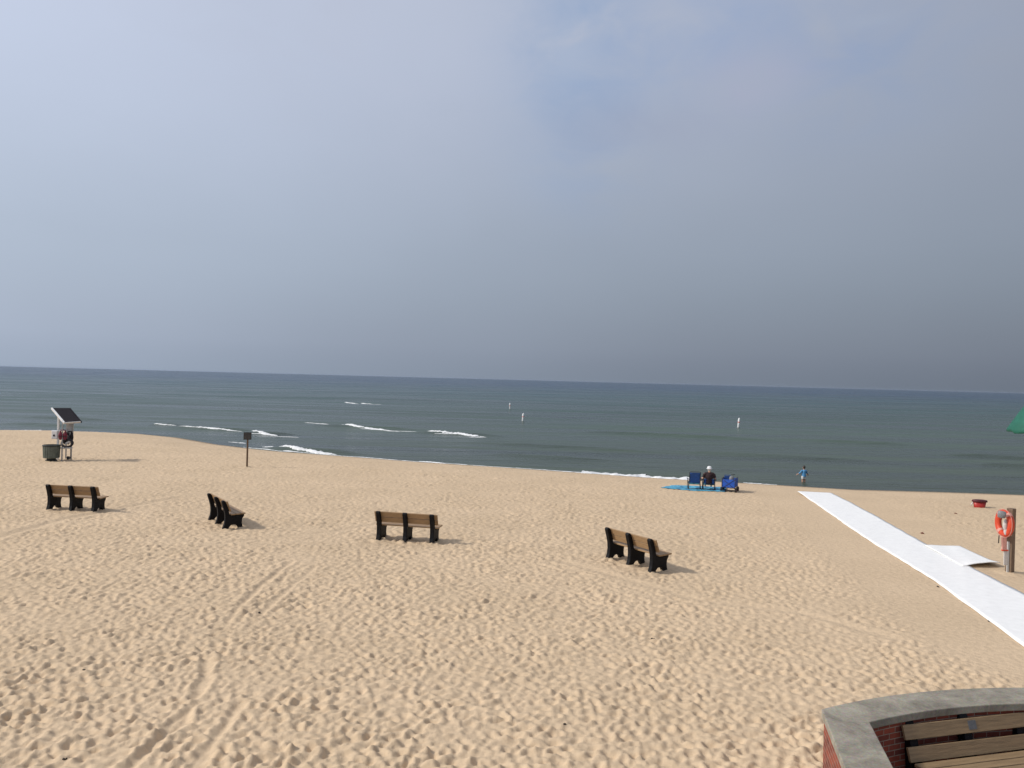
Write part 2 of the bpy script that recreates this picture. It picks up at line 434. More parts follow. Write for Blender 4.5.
# grooves dragged through the sand
def groove(pix, w=0.09, d=0.035, rim=0.5):
    P = [at(*q) for q in pix]
    dmin = None
    for a, b in zip(P[:-1], P[1:]):
        lx, hx = min(a.x, b.x) - 1, max(a.x, b.x) + 1; ly, hy = min(a.y, b.y) - 1, max(a.y, b.y) + 1
        i0 = max(0, int((lx - X0) / CELL)); i1 = min(nx, int((hx - X0) / CELL)); j0 = max(0, int((ly - Y0) / CELL)); j1 = min(ny, int((hy - Y0) / CELL))
        if i1 <= i0 or j1 <= j0: continue
        x = gx[i0:i1][None, :]; y = gy[j0:j1][:, None]
        dx, dy = b.x - a.x, b.y - a.y; L2 = dx * dx + dy * dy
        t = np.clip(((x - a.x) * dx + (y - a.y) * dy) / L2, 0, 1)
        inside = (((x - a.x) * dx + (y - a.y) * dy) / L2 >= 0) & (((x - a.x) * dx + (y - a.y) * dy) / L2 <= 1)
        dist = np.hypot(x - a.x - t * dx, y - a.y - t * dy) + 0.02 * B2[j0:j1, i0:i1]
        k = np.exp(-(dist / w) ** 2)
        sub = relief[j0:j1, i0:i1]
        sub[:] = np.where(inside, sub * (1 - 0.8 * np.exp(-(dist / (w * 1.6)) ** 2)) - d * k + d * rim * np.exp(-((dist - w * 1.8) / (w * .7)) ** 2), sub)
groove([(110, 800), (129, 768), (160, 737), (192, 708)], .07, .045)
groove([(196, 698), (205, 680), (207, 657)], .07, .035)
groove([(180, 790), (203, 755), (222, 730), (240, 704)], .07, .035)
groove([(228, 622), (240, 606), (262, 584), (292, 561)], .07, .03)
groove([(262, 612), (290, 588), (316, 566)], .07, .02)
groove([(-30, 545), (60, 520), (180, 497), (300, 492), (420, 489), (560, 486)], .16, .028)
groove([(-20, 470), (120, 474), (240, 480), (400, 478)], .16, .02)
groove([(-20, 492), (140, 487), (330, 486), (520, 494)], .14, .02)
groove([(200, 546), (250, 540), (330, 532), (400, 520)], .12, .02)
groove([(560, 560), (700, 600), (800, 612), (900, 640)], .14, .02)

def ipol(arr, x, y):
    fx = np.clip((x - X0) / CELL - 0.5, 0, nx - 1.001); fy = np.clip((y - Y0) / CELL - 0.5, 0, ny - 1.001)
    i = fx.astype(int); j = fy.astype(int); u = fx - i; v = fy - j
    i = np.minimum(i, nx - 2); j = np.minimum(j, ny - 2)
    r = arr[j, i] * (1 - u) * (1 - v) + arr[j, i + 1] * u * (1 - v) + arr[j + 1, i] * (1 - u) * v + arr[j + 1, i + 1] * u * v
    ok = (x > X0) & (x < X1) & (y > Y0) & (y < Y1)
    return np.where(ok, r, 0)

# mat outlines (used to calm the sand below them)
matL = [(797.5, 491.6), (815, 503.5), (863, 537), (935, 581.5), (1024, 647), (1075, 686)]
matR = [(831, 493.2), (850, 502.5), (878, 517.5), (926.5, 545), (1024, 594.5), (1075, 621)]
matLw = [at(*p) for p in matL]; matRw = [at(*p) for p in matR]
pad_px = [(928, 546.5), (960, 547.7), (1000.5, 566.5), (966, 567.3)]
pad_w = [at(*p) for p in pad_px]
def seg_calm(x, y, a, b, r):
    dx, dy = b.x - a.x, b.y - a.y; L2 = dx * dx + dy * dy
    t = np.clip(((x - a.x) * dx + (y - a.y) * dy) / L2, 0, 1)
    d = np.hypot(x - a.x - t * dx, y - a.y - t * dy)
    return np.clip((d - r) / 0.5, 0, 1)
cen = [(a + b) / 2 for a, b in zip(matLw, matRw)]
mat_half = 0.5 * (matRw[3] - matLw[3]).length

PAT = []   # patio outline filled below

feet = []
for pl, pr in (((48.0, 509.3), (95.0, 511.8)), ((211.5, 520.0), (225.2, 528.4)), ((376.5, 539.5), (434, 543.6)), ((610.5, 559.2), (650, 571.6))):
    a_, b_ = at(*pl), at(*pr); c_, d_ = (a_ + b_) / 2, (b_ - a_).normalized(); f_ = Vector((-d_.y, d_.x, 0))
    for k_ in (-.78, 0, .78): feet.append((c_ + d_ * k_ + f_ * .0, .15)); feet.append((c_ + d_ * k_ + f_ * .42, .14))
for q_ in ((51.3, 460.5), (66, 460), (247, 467), (1009.6, 572)): feet.append((at(*q_), .22))
def ground(x, y):
    x = np.asarray(x, float); y = np.asarray(y, float)
    z, s = base_z(x, y)
    r = ipol(relief, x, y)
    k = np.ones_like(r)
    for a, b in zip(cen[:-1], cen[1:]): k = np.minimum(k, seg_calm(x, y, a, b, mat_half * 0.95))
    pc = (pad_w[0] + pad_w[2]) / 2
    k = np.minimum(k, np.clip((np.hypot(x - pc.x, y - pc.y) - 0.9) / 0.5, 0, 1))
    r = r * k - 0.012 * (1 - k)
    r = r * np.clip((s + 0.6) / 1.5, 0, 1)
    for p_, w_ in feet:
        d2 = (x - p_.x) ** 2 + (y - p_.y) ** 2
        r = r + .028 * np.exp(-d2 / w_ ** 2) - .02 * np.exp(-((np.sqrt(d2) - w_ * 2) / (w_ * .8)) ** 2)
    return z + r, s
def gz(x, y): return float(ground(np.array([x]), np.array([y]))[0][0])

def fan(name, rows, cols, wfun, zfun, mat, smooth=True):
    U, V = np.meshgrid(cols, rows)
    X = np.clip(U * wfun(V), -9200 + np.abs(U) * 0, 9200); Y = V
    Z, attr = zfun(X, Y)
    n, m_ = U.shape
    co = np.stack([X, Y, Z], -1).reshape(-1, 3).astype(np.float32)
    idx = np.arange(n * m_).reshape(n, m_)
    q = np.stack([idx[:-1, :-1], idx[:-1, 1:], idx[1:, 1:], idx[1:, :-1]], -1).reshape(-1, 4)
    me = bpy.data.meshes.new(name)
    me.vertices.add(len(co)); me.vertices.foreach_set('co', co.ravel())
    me.loops.add(q.size); me.loops.foreach_set('vertex_index', q.ravel().astype(np.int32))
    me.polygons.add(len(q)); me.polygons.foreach_set('loop_start', np.arange(0, q.size, 4, dtype=np.int32))
    me.update(calc_edges=True)
    me.polygons.foreach_set('use_smooth', np.ones(len(q), bool) if smooth else np.zeros(len(q), bool))
    if attr is not None:
        a = me.attributes.new('damp', 'FLOAT', 'POINT'); a.data.foreach_set('value', attr.ravel().astype(np.float32))
    me.materials.append(mat)
    o = bpy.data.objects.new(name, me); col.objects.link(o)
    return o

def sandz(X, Y):
    Z, s = ground(X, Y)
    damp = np.clip(1 - (s - 0.3) / 1.1, 0, 1) * 0.8
    return Z, damp
rows = np.concatenate([np.linspace(-60, 4, 30), np.linspace(4.2, 6.8, 40), 7 * np.exp(np.arange(0, 790) * 0.003), np.geomspace(76, 600, 25)])
cols = np.concatenate([-np.geomspace(1.05, 12, 30)[::-1], np.linspace(-1.0, 1.0, 900), np.geomspace(1.05, 12, 30)])
wf = lambda v: np.where(v > 6, v, 6 + (6 - v) * 0.6)
tag(fan('beach_sand', rows, cols, wf, sandz, M['sand']), kind='structure')

# ------------------------------------------------------------------ water
phs = [(random.uniform(0, 6.28), random.uniform(5.2, 9.5), R(17 + random.uniform(-9, 9)), random.uniform(.4, 1)) for _ in range(9)]
def swell(x, y):
    d = y - y_shore(x)
    z = np.zeros_like(x)
    for ph, wl, an, am in phs:
        k = 2 * np.pi / wl
        c = x * math.sin(an) + y * math.cos(an)
        z = z + am * np.sin(k * c + ph + 0.7 * np.sin(x * 0.045 + ph * 3))
    env = np.clip(np.sin(x * .028 + 1.7 + y * 0.05) * 0.4 + np.sin(x * 0.011 - y * 0.031) * 0.4 + 0.55, 0.12, 1)
    a = 0.045 * np.clip(d / 14, 0.08, 1) * env * np.clip((260 - y) / 120, 0.25, 1)
    z = z * a
    # small shore waves
    z = z + 0.03 * np.exp(-((d - 1.6 - 0.5 * np.sin(x * .3)) / .7) ** 2) * (0.6 + 0.4 * np.sin(x * .21))
    # breaking crests
    for (cx, cy, L_, hgt) in crests:
        an = R(17); u = (x - cx) * math.cos(an) - (y - cy) * math.sin(an); v = (x - cx) * math.sin(an) + (y - cy) * math.cos(an)
        z = z + hgt * np.exp(-(u / L_) ** 4) * np.exp(-((v - .35) / .75) ** 2)
    return z
crests = []
foam_px = [  # x0,y0,x1,y1, half-depth m, height, patchiness
    ((154, 425.4), (176, 427), .28, .12), ((179, 427.8), (243, 432), .32, .14), ((252, 433), (277, 436), .55, .18),
    ((304, 422.6), (330, 424.4), .30, .10), ((334, 425.6), (392, 431), .55, .20), ((390, 430.6), (428, 432.6), .18, .06), ((427, 432.8), (487, 437.4), .60, .2),
    ((344, 402.5), (356, 403.3), .8, .2), ((360, 403.2), (372, 403.8), .6, .15),
    ((228, 442.2), (246, 443.6), .25, .08), ((262, 447.2), (274, 448.3), .28, .1), ((278, 449.0), (336, 455.0), .62, .24),
    ((419, 461.2), (448, 463.8), .22, .08),
]
for a, b, w, h in foam_px:
    if h < .12 or b[0] - a[0] < 20: continue
    pa = at(*a, WZ); pb = at(*b, WZ); c = (pa + pb) / 2
    crests.append((c.x, c.y + .2, (pb - pa).length * .62, .24))
# dark unbroken swell faces
for (a, b, h) in [((590, 433), (760, 440), .17), ((800, 440), (905, 446), .14), ((955, 456), (1040, 460), .16), ((985, 466), (1050, 468), .14), ((480, 444), (640, 451), .12),
                  ((20, 417), (110, 421), .14), ((690, 452), (860, 462), .11), ((0, 424), (90, 427), .12), ((500, 455), (600, 462), .12)]:
    pa = at(*a, WZ); pb = at(*b, WZ); c = (pa + pb) / 2
    crests.append((c.x, c.y, (pb - pa).length * .55, h * 1.45))
def waterz(X, Y):
    return WZ + swell(X, Y), None
wrows = np.concatenate([np.linspace(20, 30, 6), 30.3 * np.exp(np.arange(0, 520) * 0.0042), np.geomspace(275, 9200, 110)])
wcols = np.concatenate([-np.geomspace(1.3, 8, 18)[::-1], np.linspace(-1.25, 1.25, 620), np.geomspace(1.3, 8, 18)])
WX = 9200
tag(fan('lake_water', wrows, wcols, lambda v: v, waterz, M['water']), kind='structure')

# foam
fb = MB()
def lumpy_strip(fb, a, b, half, hgt, base, n=None, zoff=0.0, rough=0.35, ends=True):
    L_ = (b - a).length; d = (b - a).normalized(); nrm = Vector((-d.y, d.x, 0))
    n = n or max(12, int(L_ / 0.12)); m_ = 7
    ph = [random.uniform(0, 6.28) for _ in range(6)]
    vs = []; fs = []
    for i in range(n + 1):
        t = i / n; x = t * L_
        env = min(1, (min(t, 1 - t) * 5) ** .7) if ends else 1
        wob = .5 + .3 * math.sin(x * 1.7 + ph[0]) + .25 * math.sin(x * 4.1 + ph[1]) + .2 * math.sin(x * 9.3 + ph[2]) + random.uniform(-rough, rough) * .5
        w = half * max(.08, env * (0.45 + .55 * wob))
        off = half * (.35 * math.sin(x * .9 + ph[3]) + .2 * math.sin(x * 2.9 + ph[4]))
        for k in range(m_):
            s_ = -1 + 2 * k / (m_ - 1)
            p = a + d * x + nrm * (off + s_ * w)
            zb = base(p.x, p.y)
            hh = hgt * env * (1 - s_ * s_) * (0.55 + .45 * wob) * random.uniform(.75, 1.2)
            vs.append((p.x + random.uniform(-.02, .02), p.y, zb + zoff + hh - (0.03 if abs(s_) == 1 else 0)))
    for i in range(n):
        for k in range(m_ - 1):
            q = i * m_ + k; fs.append((q, q + m_, q + m_ + 1, q + 1))
    fb.add(vs, fs)
def wz1(x, y): return WZ + float(swell(np.array([x]), np.array([y]))[0])
for a, b, w, h in foam_px:
    lumpy_strip(fb, at(*a, WZ), at(*b, WZ), w * .5, h * .45, wz1, rough=1.3)
    if w > .5:
        for _ in range(3):
            t = random.random(); p = at(*a, WZ).lerp(at(*b, WZ), t) + Vector((0, -random.uniform(.5, 1.2), 0))
            lumpy_strip(fb, p, p + Vector((random.uniform(1, 2.5), -.5, 0)), .1, .03, wz1)
# swash foam on the waterline
def swash(x0, x1, half, hgt):
    xs = np.linspace(x0, x1, max(3, int(abs(x1 - x0) / 1.4)))
    P = [Vector((x, float(y_shore(x)) + .1 + .12 * math.sin(x * 1.3), WZ)) for x in xs]
    for a, b in zip(P[:-1], P[1:]):
        lumpy_strip(fb, a, b + (b - a) * .15, half * random.uniform(.6, 1.2), hgt, lambda x, y: max(wz1(x, y), gz(x, y)), rough=.5, ends=False)
swash(at(584, 473, WZ).x, at(692, 480, WZ).x, .5, .12)
swash(at(560, 473, WZ).x, at(584, 473, WZ).x, .12, .03)
swash(at(746, 484, WZ).x, at(775, 485, WZ).x, .12, .03)
swash(at(0, 431, WZ).x, at(66, 431, WZ).x, .3, .05)
swash(at(240, 448, WZ).x, at(560, 455, WZ).x, .07, .02)
tag(fb.build('surf_foam', M['foam'], smooth=True, fix=False), 'white foam of small waves breaking along the shallows and waterline', 'foam', kind='stuff')

# ------------------------------------------------------------------ benches
def support_profile(fn, mb, w=0.115):
    # u forward (towards the seat front), v up; rear leg foot at u = 0
    outline = [(-.10, 0), (.075, 0), (.095, .05), (.15, .105), (.22, .12), (.29, .105), (.335, .05), (.35, 0), (.50, 0), (.475, .06),
               (.455, .16), (.465, .27), (.515, .345), (.52, .40), (.455, .41), (.13, .385), (.095, .42), (.06, .56), (.015, .70), (-.035, .81), (-.06, .835),
               (-.115, .835), (-.135, .80), (-.12, .74), (-.075, .60), (-.035, .44), (-.025, .30), (-.04, .16), (-.075, .06)]
    mb.prism(outline, -w / 2, w / 2, fn)
def make_bench(slatmat, gap, slat_h, plaque=False, back_top=.815, sdy=0):
    root = empty('park_bench', (0, 0, 0))
    # local: x along the length, y forward, z up
    for xx in (-.78, 0, .78):
        mb = MB(); support_profile(lambda u, v, w, X=xx: Vector((X + w, u, v)), mb)
        mb.build('support', M['black'], root, bevel=.012)
    hl = .92
    # back slats lean with the support's front edge
    def lean(v): return .082 - (v - .50) * .40
    z = back_top
    n = 2
    for k in range(n):
        z1 = z; z0 = z - slat_h
        zc = (z0 + z1) / 2
        rot = Matrix.Rotation(R(21), 3, 'X')
        o = MB().box((0, 0, 0), (hl * 2, .036, slat_h / math.cos(R(21))), None).build('back_slat', slatmat, root, bevel=.006)
        o.location = (0, lean(zc) + .032, zc); o.rotation_euler = (R(21), 0, 0)
        if k == 0 and plaque:
            q = MB().box((0, 0, 0), (.115, .004, .10), None).build('plaque', M['plaque'], o, bevel=.001)
            q.location = (-.045, .021, .005)
        z = z0 - gap
    for k in range(3):
        o = MB().box((0, 0, 0), (hl * 2, .128, .036), None).build('seat_slat', slatmat, root, bevel=.006)
        o.location = (0, .185 + sdy + k * .142, .425 + k * .004)
        o.rotation_euler = (R(1.5), 0, 0)
    return root
def place_bench(o, pl, pr, label, sink=.03):
    """pl, pr: photo points of the rear feet of the left and right supports"""
    a = at(*pl); b = at(*pr); c = (a + b) / 2; d = b - a
    ang = math.atan2(d.y, d.x)
    o.rotation_euler = (0, 0, ang)
    o.location = (c.x, c.y, gz(c.x, c.y) - sink)
    for xx in (-.78, .78):
        pass
    tag(o, label, 'bench', 'benches facing the lake on the sand')
b0 = make_bench(M['slat'], .012, .145)
benches = [b0] + [copy_tree(b0) for _ in range(3)]
place_bench(benches[0], (48.0, 509.3), (95.0, 511.8), 'tan slatted bench with black supports, leftmost on the sand, in front of the square bin')
place_bench(benches[1], (211.5, 520.0), (225.2, 528.4), 'black and tan bench turned almost side-on, second from left, nearest the thin signpost')
place_bench(benches[2], (376.5, 539.5), (434, 543.6), 'tan slatted bench seen from behind, alone in the middle of the sand')
place_bench(benches[3], (610.5, 559.2), (650, 571.6), 'black and tan bench seen from behind at an angle, nearest the chairs and white mat')

# ------------------------------------------------------------------ patio wall, cap, bench
CZ = .82
outer_px = [(844.8, 768), (821.5, 708.8), (843.7, 702.6), (870, 698.2), (898.4, 694.2), (925, 691.6), (953, 689.9), (988, 688.2), (1024, 687.2)]
OUT = [at(*p, CZ) for p in outer_px]
corner = OUT[1]
# circle through three arc points
def circ(a, b, c):
    ax, ay, bx, by, cx, cy = a.x, a.y, b.x, b.y, c.x, c.y
    d = 2 * (ax * (by - cy) + bx * (cy - ay) + cx * (ay - by))
    ux = ((ax**2 + ay**2) * (by - cy) + (bx**2 + by**2) * (cy - ay) + (cx**2 + cy**2) * (ay - by)) / d
    uy = ((ax**2 + ay**2) * (cx - bx) + (bx**2 + by**2) * (ax - cx) + (cx**2 + cy**2) * (bx - ax)) / d
    return Vector((ux, uy, 0)), math.hypot(ax - ux, ay - uy)
cc, rad = circ(OUT[1], OUT[4], OUT[8])
print('patio circle', cc, rad, 'corner', corner)
a0 = math.atan2(corner.y - cc.y, corner.x - cc.x)
a1 = math.pi - a0 if a0 > math.pi / 2 else a0 - 1.2
a1 = a0 - max(.9, 2 * (a0 - math.pi / 2))
if (a0 - a1) * rad > 9: a1 = a0 - 9 / rad
d_left = (OUT[0] - OUT[1]).normalized()
inner_corner = at(868.9, 723.8, CZ)
d_in = (at(891.9, 768, CZ) - inner_corner)
CW = abs((inner_corner - corner).dot(Vector((-d_left.y, d_left.x, 0))))
capw_arc = rad - (at(1024, 704, CZ) - Vector((cc.x, cc.y, CZ))).length
print('cap widths', CW, capw_arc)
CW = (CW + capw_arc) / 2
def path(offset, z):
    """wall line: left straight part, arc, right straight part; offset inward"""
    P = []
    nl = Vector((-d_left.y, d_left.x, 0))
    if nl.dot(Vector((1, 0, 0))) < 0: nl = -nl
    r = rad - offset
    # corner: intersection of the offset line and the offset circle
    base = corner + nl * offset
    w = Vector((base.x - cc.x, base.y - cc.y, 0)); b_ = w.dot(d_left); c_ = w.dot(w) - r * r
    t = -b_ - math.sqrt(max(0, b_ * b_ - c_))
    t2 = -b_ + math.sqrt(max(0, b_ * b_ - c_))
    t = t if abs(t) < abs(t2) else t2
    cor = base + d_left * t
    far = base + d_left * 5.5
    n = 8
    for i in range(n): P.append(far.lerp(cor, i / n))
    s0 = math.atan2(cor.y - cc.y, cor.x - cc.x)
    for i in range(41):
        th = s0 + (a1 - s0) * i / 40
        P.append(Vector((cc.x + r * math.cos(th), cc.y + r * math.sin(th), 0)))
    end = P[-1]; dr = Vector((-d_left.x * 0.2, d_left.y, 0)).normalized()
    for i in range(1, 8): P.append(end + dr * (5.5 * i / 7))
    return [Vector((p.x, p.y, z)) for p in P]
def wall_solid(off0, off1, z0, z1, name, mat, parent, bevel=0):
    o0 = path(off0, 0); o1 = path(off1, 0); n = len(o0)
    vs = []; uvs = []
    Ls = [0]
    for i in range(1, n): Ls.append(Ls[-1] + (o0[i] - o0[i - 1]).length)
    for i in range(n):
        for p, z in ((o0[i], z0), (o0[i], z1), (o1[i], z1), (o1[i], z0)):
            vs.append((p.x, p.y, z))
    fs = []
    for i in range(n - 1):
        a = i * 4; b = a + 4
        for k in range(4):
            l = (k + 1) % 4
            fs.append((a + k, a + l, b + l, b + k))
    fs.append((0, 3, 2, 1)); e = (n - 1) * 4; fs.append((e, e + 1, e + 2, e + 3))
    mb = MB(); mb.add(vs, fs); o = mb.build(name, mat, parent, bevel=bevel)
    me = o.data; uv = me.uv_layers.new(name='UVMap')
    for poly in me.polygons:
        for li in poly.loop_indices:
            vi = me.loops[li].vertex_index
            i = vi // 4; z = vs[vi][2]
            if abs(poly.normal.z) > .7: z += (.3 if vi % 4 in (2, 3) else 0)
            uv.data[li].uv = (Ls[i], z)
    return o
wall = empty('brick_wall', (corner.x, corner.y, 0))
def reparent(o, r):
    o.parent = r; o.matrix_parent_inverse = Matrix.Translation(-r.location)
w1 = wall_solid(.03, CW - .03, -.35, CZ - .095, 'brickwork', M['brick'], None); reparent(w1, wall)
w2 = wall_solid(0, CW, CZ - .093, CZ, 'concrete_cap', M['concrete'], None, bevel=.012); reparent(w2, wall)
tag(wall, 'low curved red brick wall with grey concrete cap around the bench in the bottom right corner', 'wall')
# paving inside
pp = path(CW - .03, 0)
pv = MB(); pv.add([(p.x, p.y, .02) for p in pp] + [(p.x, p.y, -.1) for p in pp], [tuple(range(len(pp))), tuple(range(len(pp), 2 * len(pp)))[::-1]] + [(i, (i + 1) % len(pp), len(pp) + (i + 1) % len(pp), len(pp) + i) for i in range(len(pp))])
tag(pv.build('patio_paving', M['concrete']), kind='structure')

pb = make_bench(M['slat_near'], .07, .150, plaque=True, back_top=.79, sdy=.085)
for ch in pb.children: pass
TZ = .745
pA = at(907.5, 716.8, TZ); pB = at(1010.5, 706.0, TZ)
dAB = pB - pA
print('near bench support spacing', dAB.length / 2, dAB)
ang = math.atan2(dAB.y, dAB.x) + math.pi      # faces the camera
s_ = dAB.length / 2 / .78
mid = (pA + pB) / 2
pb.rotation_euler = (0, 0, ang)
fwd = Vector((-math.sin(ang), math.cos(ang), 0))
mid = mid + fwd * .09
pb.location = (mid.x, mid.y, TZ - .835)
tag(pb, 'tan slatted bench with small metal plaque, in front of the curved brick wall', 'bench')

# ------------------------------------------------------------------ access mat
def mat_strip(name, Lw, Rw, label):
    # resample
    def resample(P, n):
        d = [0]
        for a, b in zip(P[:-1], P[1:]): d.append(d[-1] + (b - a).length)
        out = []
        for i in range(n):
            t = d[-1] * i / (n - 1)
            k = max(j for j in range(len(d)) if d[j] <= t + 1e-9); k = min(k, len(P) - 2)
            f = (t - d[k]) / (d[k + 1] - d[k]); out.append(P[k].lerp(P[k + 1], f))
        return out
    n = 150; m_ = 17
    A_, B_ = resample(Lw, n), resample(Rw, n)
    mb = MB(); top = []
    for i in range(n):
        for k in range(m_):
            t = k / (m_ - 1)
            p = A_[i].lerp(B_[i], t)
            e = .004 * math.sin(i * .9 + 3 * math.sin(i * .13)) * (abs(t - .5) * 2) ** 4 + .003 * math.sin(i * .21 + t * 4) + .0012 * math.sin(i * .7 + 8 * t)
            dxy = (B_[i] - A_[i]).normalized() * (.012 * math.sin(i * .31) + .006 * math.sin(i * .9)) * (1 if k in (0, m_ - 1) else 0)
            top.append((p.x + dxy.x, p.y + dxy.y, .022 + e))
    bot = [(x, y, z - .022) for x, y, z in top]
    N_ = n * m_; fs = []
    for i in range(n - 1):
        for k in range(m_ - 1):
            q = i * m_ + k
            fs.append((q, q + 1, q + m_ + 1, q + m_)); fs.append((N_ + q, N_ + q + m_, N_ + q + m_ + 1, N_ + q + 1))
    for i in range(n - 1):
        q = i * m_; fs.append((q, q + m_, N_ + q + m_, N_ + q)); q += m_ - 1; fs.append((q, N_ + q, N_ + q + m_, q + m_))
    for k in range(m_ - 1):
        q = k; fs.append((q, N_ + q, N_ + q + 1, q + 1)); q = (n - 1) * m_ + k; fs.append((q, q + 1, N_ + q + 1, N_ + q))
    mb.add(top + bot, fs)
    o = mb.build(name, M['mat'], smooth=True)
    return tag(o, label, 'mat')
mat_strip('access_mat', matLw, matRw, 'long white access mat running over the sand towards the lake')
# side pad, its near edge curled up
def pad():
    a, b, c, d = [Vector((p.x, p.y, 0)) for p in pad_w]
    a = a + (a - b) * .12; d = d + (d - c) * .10
    n = 24; mb = MB(); top = []
    for i in range(n):
        for k in range(n):
            s, t = i / (n - 1), k / (n - 1)
            p = (a.lerp(b, s)).lerp(d.lerp(c, s), t)
            lift = .085 * max(0, (t - .72) / .28) ** 1.6 * max(0, 1 - abs(s - .72) / .62) ** .7
            top.append((p.x, p.y, .052 + lift + .005 * math.sin(s * 9 + t * 5)))
    N_ = n * n; bot = [(x, y, z - .018) for x, y, z in top]; fs = []
    for i in range(n - 1):
        for k in range(n - 1):
            q = i * n + k
            fs.append((q, q + 1, q + n + 1, q + n)); fs.append((N_ + q, N_ + q + n, N_ + q + n + 1, N_ + q + 1))
    for i in range(n - 1):
        q = i * n; fs.append((q, q + n, N_ + q + n, N_ + q)); q += n - 1; fs.append((q, N_ + q, N_ + q + n, q + n))
        q = i; fs.append((q, N_ + q, N_ + q + 1, q + 1)); q = (n - 1) * n + i; fs.append((q, q + 1, N_ + q + 1, N_ + q))
    mb.add(top + bot, fs)
    tag(mb.build('side_mat', M['mat'], smooth=True), 'small white mat against the long one, near edge curling up by the life ring post', 'mat')
pad()

# ------------------------------------------------------------------ signpost
p = at(247, 467); g = gz(p.x, p.y)
sp = empty('signpost', (p.x, p.y, g), R(8))
MB().box((0, 0, .78), (.075, .075, 1.72), taper=(.95, .95)).build('post', M['post_brown'], sp, bevel=.006)
sb = MB().box((0, -.055, 1.50), (.37, .03, .36)).build('sign_board', M['sign_dark'], sp, bevel=.006)
MB().box((0, -.0725, 1.50), (.31, .004, .30)).build('sign_face', simple('sign_face', (.045, .043, .04), .5, .5, 12), sb)
tag(sp, 'thin brown wooden post topped by a small dark square sign, standing alone near the water', 'sign')

# ------------------------------------------------------------------ equipment station with tilted panel roof
p = at(66, 460); g = gz(p.x, p.y)
PXM = F / p.y   # pixels per metre here
st = empty('beach_station', (p.x, p.y, g))
D = p.y
def loc(px, py, dy=0):
    q = at_depth(px, py, D + dy); return Vector((q.x - p.x, q.y - p.y, q.z - g))
TL, TR, BL, BR = loc(52.6, 407.9, .55), loc(69.0, 407.9, .75), loc(65.2, 422.6, -.45), loc(80.6, 421.6, -.25)
nrm = (TR - TL).cross(TL - BL).normalized()
if nrm.z < 0: nrm = -nrm
pn = MB(); q4 = [TL, TR, BR, BL]
pn.add([v for v in q4] + [v - nrm * .05 for v in q4], [(0, 1, 2, 3), (7, 6, 5, 4), (0, 4, 5, 1), (1, 5, 6, 2), (2, 6, 7, 3), (3, 7, 4, 0)])
roof = pn.build('roof_panel', M['dark_panel'], st)
# white frame beam on the left edge and grey cell lines
off = (TL - TR).normalized() * .04
MB().bar(TL + off - nrm * .03, BL + off - nrm * .03, .075, .10, nrm).build('edge_beam', M['white'], st, bevel=.005)
offr = -off
MB().bar(TR + offr - nrm * .03, BR + offr - nrm * .03, .04, .07, nrm).build('edge_trim', M['dark_panel'], st)
MB().bar(BL - nrm * .03, BR - nrm * .03, .04, .08, nrm).build('front_trim', M['offwhite'], st)
def foot(px, dy): q = loc(px, 430, dy); return Vector((q.x, q.y, 0))
l1 = foot(58.3, .25); l2 = foot(71.6, .10); l3 = foot(62.5, -.35); l4 = foot(66.5, .6)
def post(a, h, w, mat, lean=(0, 0)):
    MB().bar((a.x, a.y, -.1), (a.x + lean[0], a.y + lean[1], h), w, w, (0, 1, 0)).build('leg', mat, st, bevel=.004)
post(l1, loc(58.3, 416.5).z, .085, M['white']); post(l2, loc(71.5, 421).z, .06, M['grey_metal'])
post(l3, loc(63, 419).z - .05, .05, M['grey_metal']); post(l4, 1.9, .05, M['grey_metal'])
c = loc(70.2, 430, .15); MB().box((c.x, c.y, c.z + .08), (.30, .03, .95), Matrix.Rotation(R(12), 3, 'Z')).build('side_board', M['offwhite'], st, bevel=.005)
c = loc(64, 448, -.05); MB().box((c.x + .05, c.y, c.z), (.62, .34, .035)).build('shelf', M['offwhite'], st, bevel=.005)
c = loc(55.4, 434.7, -.05)
bx = MB().box((c.x, c.y, c.z), (.30, .20, .42)).build('supply_box', M['white'], st, bevel=.03)
cc2 = MB().box((c.x - .01, c.y - .103, c.z - .03), (.09, .01, .09)).build('hatch', M['dark_panel'], bx)
c = loc(68.3, 458.5, -.1); MB().tube([(c.x - .04, c.y, .07), (c.x + .04, c.y, .07)], .085, 14).build('wheel', M['rubber'], st, smooth=False)
tag(st, 'white framed stand with dark tilted panel roof, beside the square bin at the left', 'beach stand')
# gear hanging in the station
def vest(px, py, dy, mat, label, w=.34, h=.46, rz=0.0):
    c = loc(px, py, dy)
    o = empty('life_vest', (p.x + c.x, p.y + c.y, g + c.z - h / 2), rz)
    for s in (-1, 1):
        mb = MB(); mb.ball((s * w * .26, 0, h * .42), 1, 12, 9, (w * .25, .06, h * .42)); mb.build('vest_panel', mat, o, smooth=True)
    MB().tube([(-w * .3, 0, h * .75), (-w * .22, .02, h * .98), (w * .22, .02, h * .98), (w * .3, 0, h * .75)], .035, 8).build('collar', mat, o, smooth=True)
    MB().box((0, -.055, h * .38), (w * .9, .02, .03)).build('strap', M['rubber'], o)
    return tag(o, label, 'life vest', 'life vests hanging in the beach stand')
vest(62.8, 435.0, -.35, M['maroon'], 'maroon life vest hanging at the left under the tilted panel roof', .40, .50, .2)
vest(66.5, 438.5, -.15, M['darkcloth'], 'black life vest hanging behind the maroon one in the beach stand', .46, .60, -.3)
vest(69.6, 436.5, -.05, M['darkcloth'], 'black life vest hanging by the pale side board of the beach stand', .34, .52, .6)
c = loc(67.2, 443.2, -.3); o = MB()
ringpts = [(c.x + p.x + .27 * math.cos(t), c.y + p.y + .05 * math.sin(t), c.z + g + .17 * math.sin(t)) for t in [2 * math.pi * i / 24 for i in range(24)]]
o.tube(ringpts, .055, 8, closed=True)
o = o.build('hose_coil', M['darkcloth'], smooth=True)
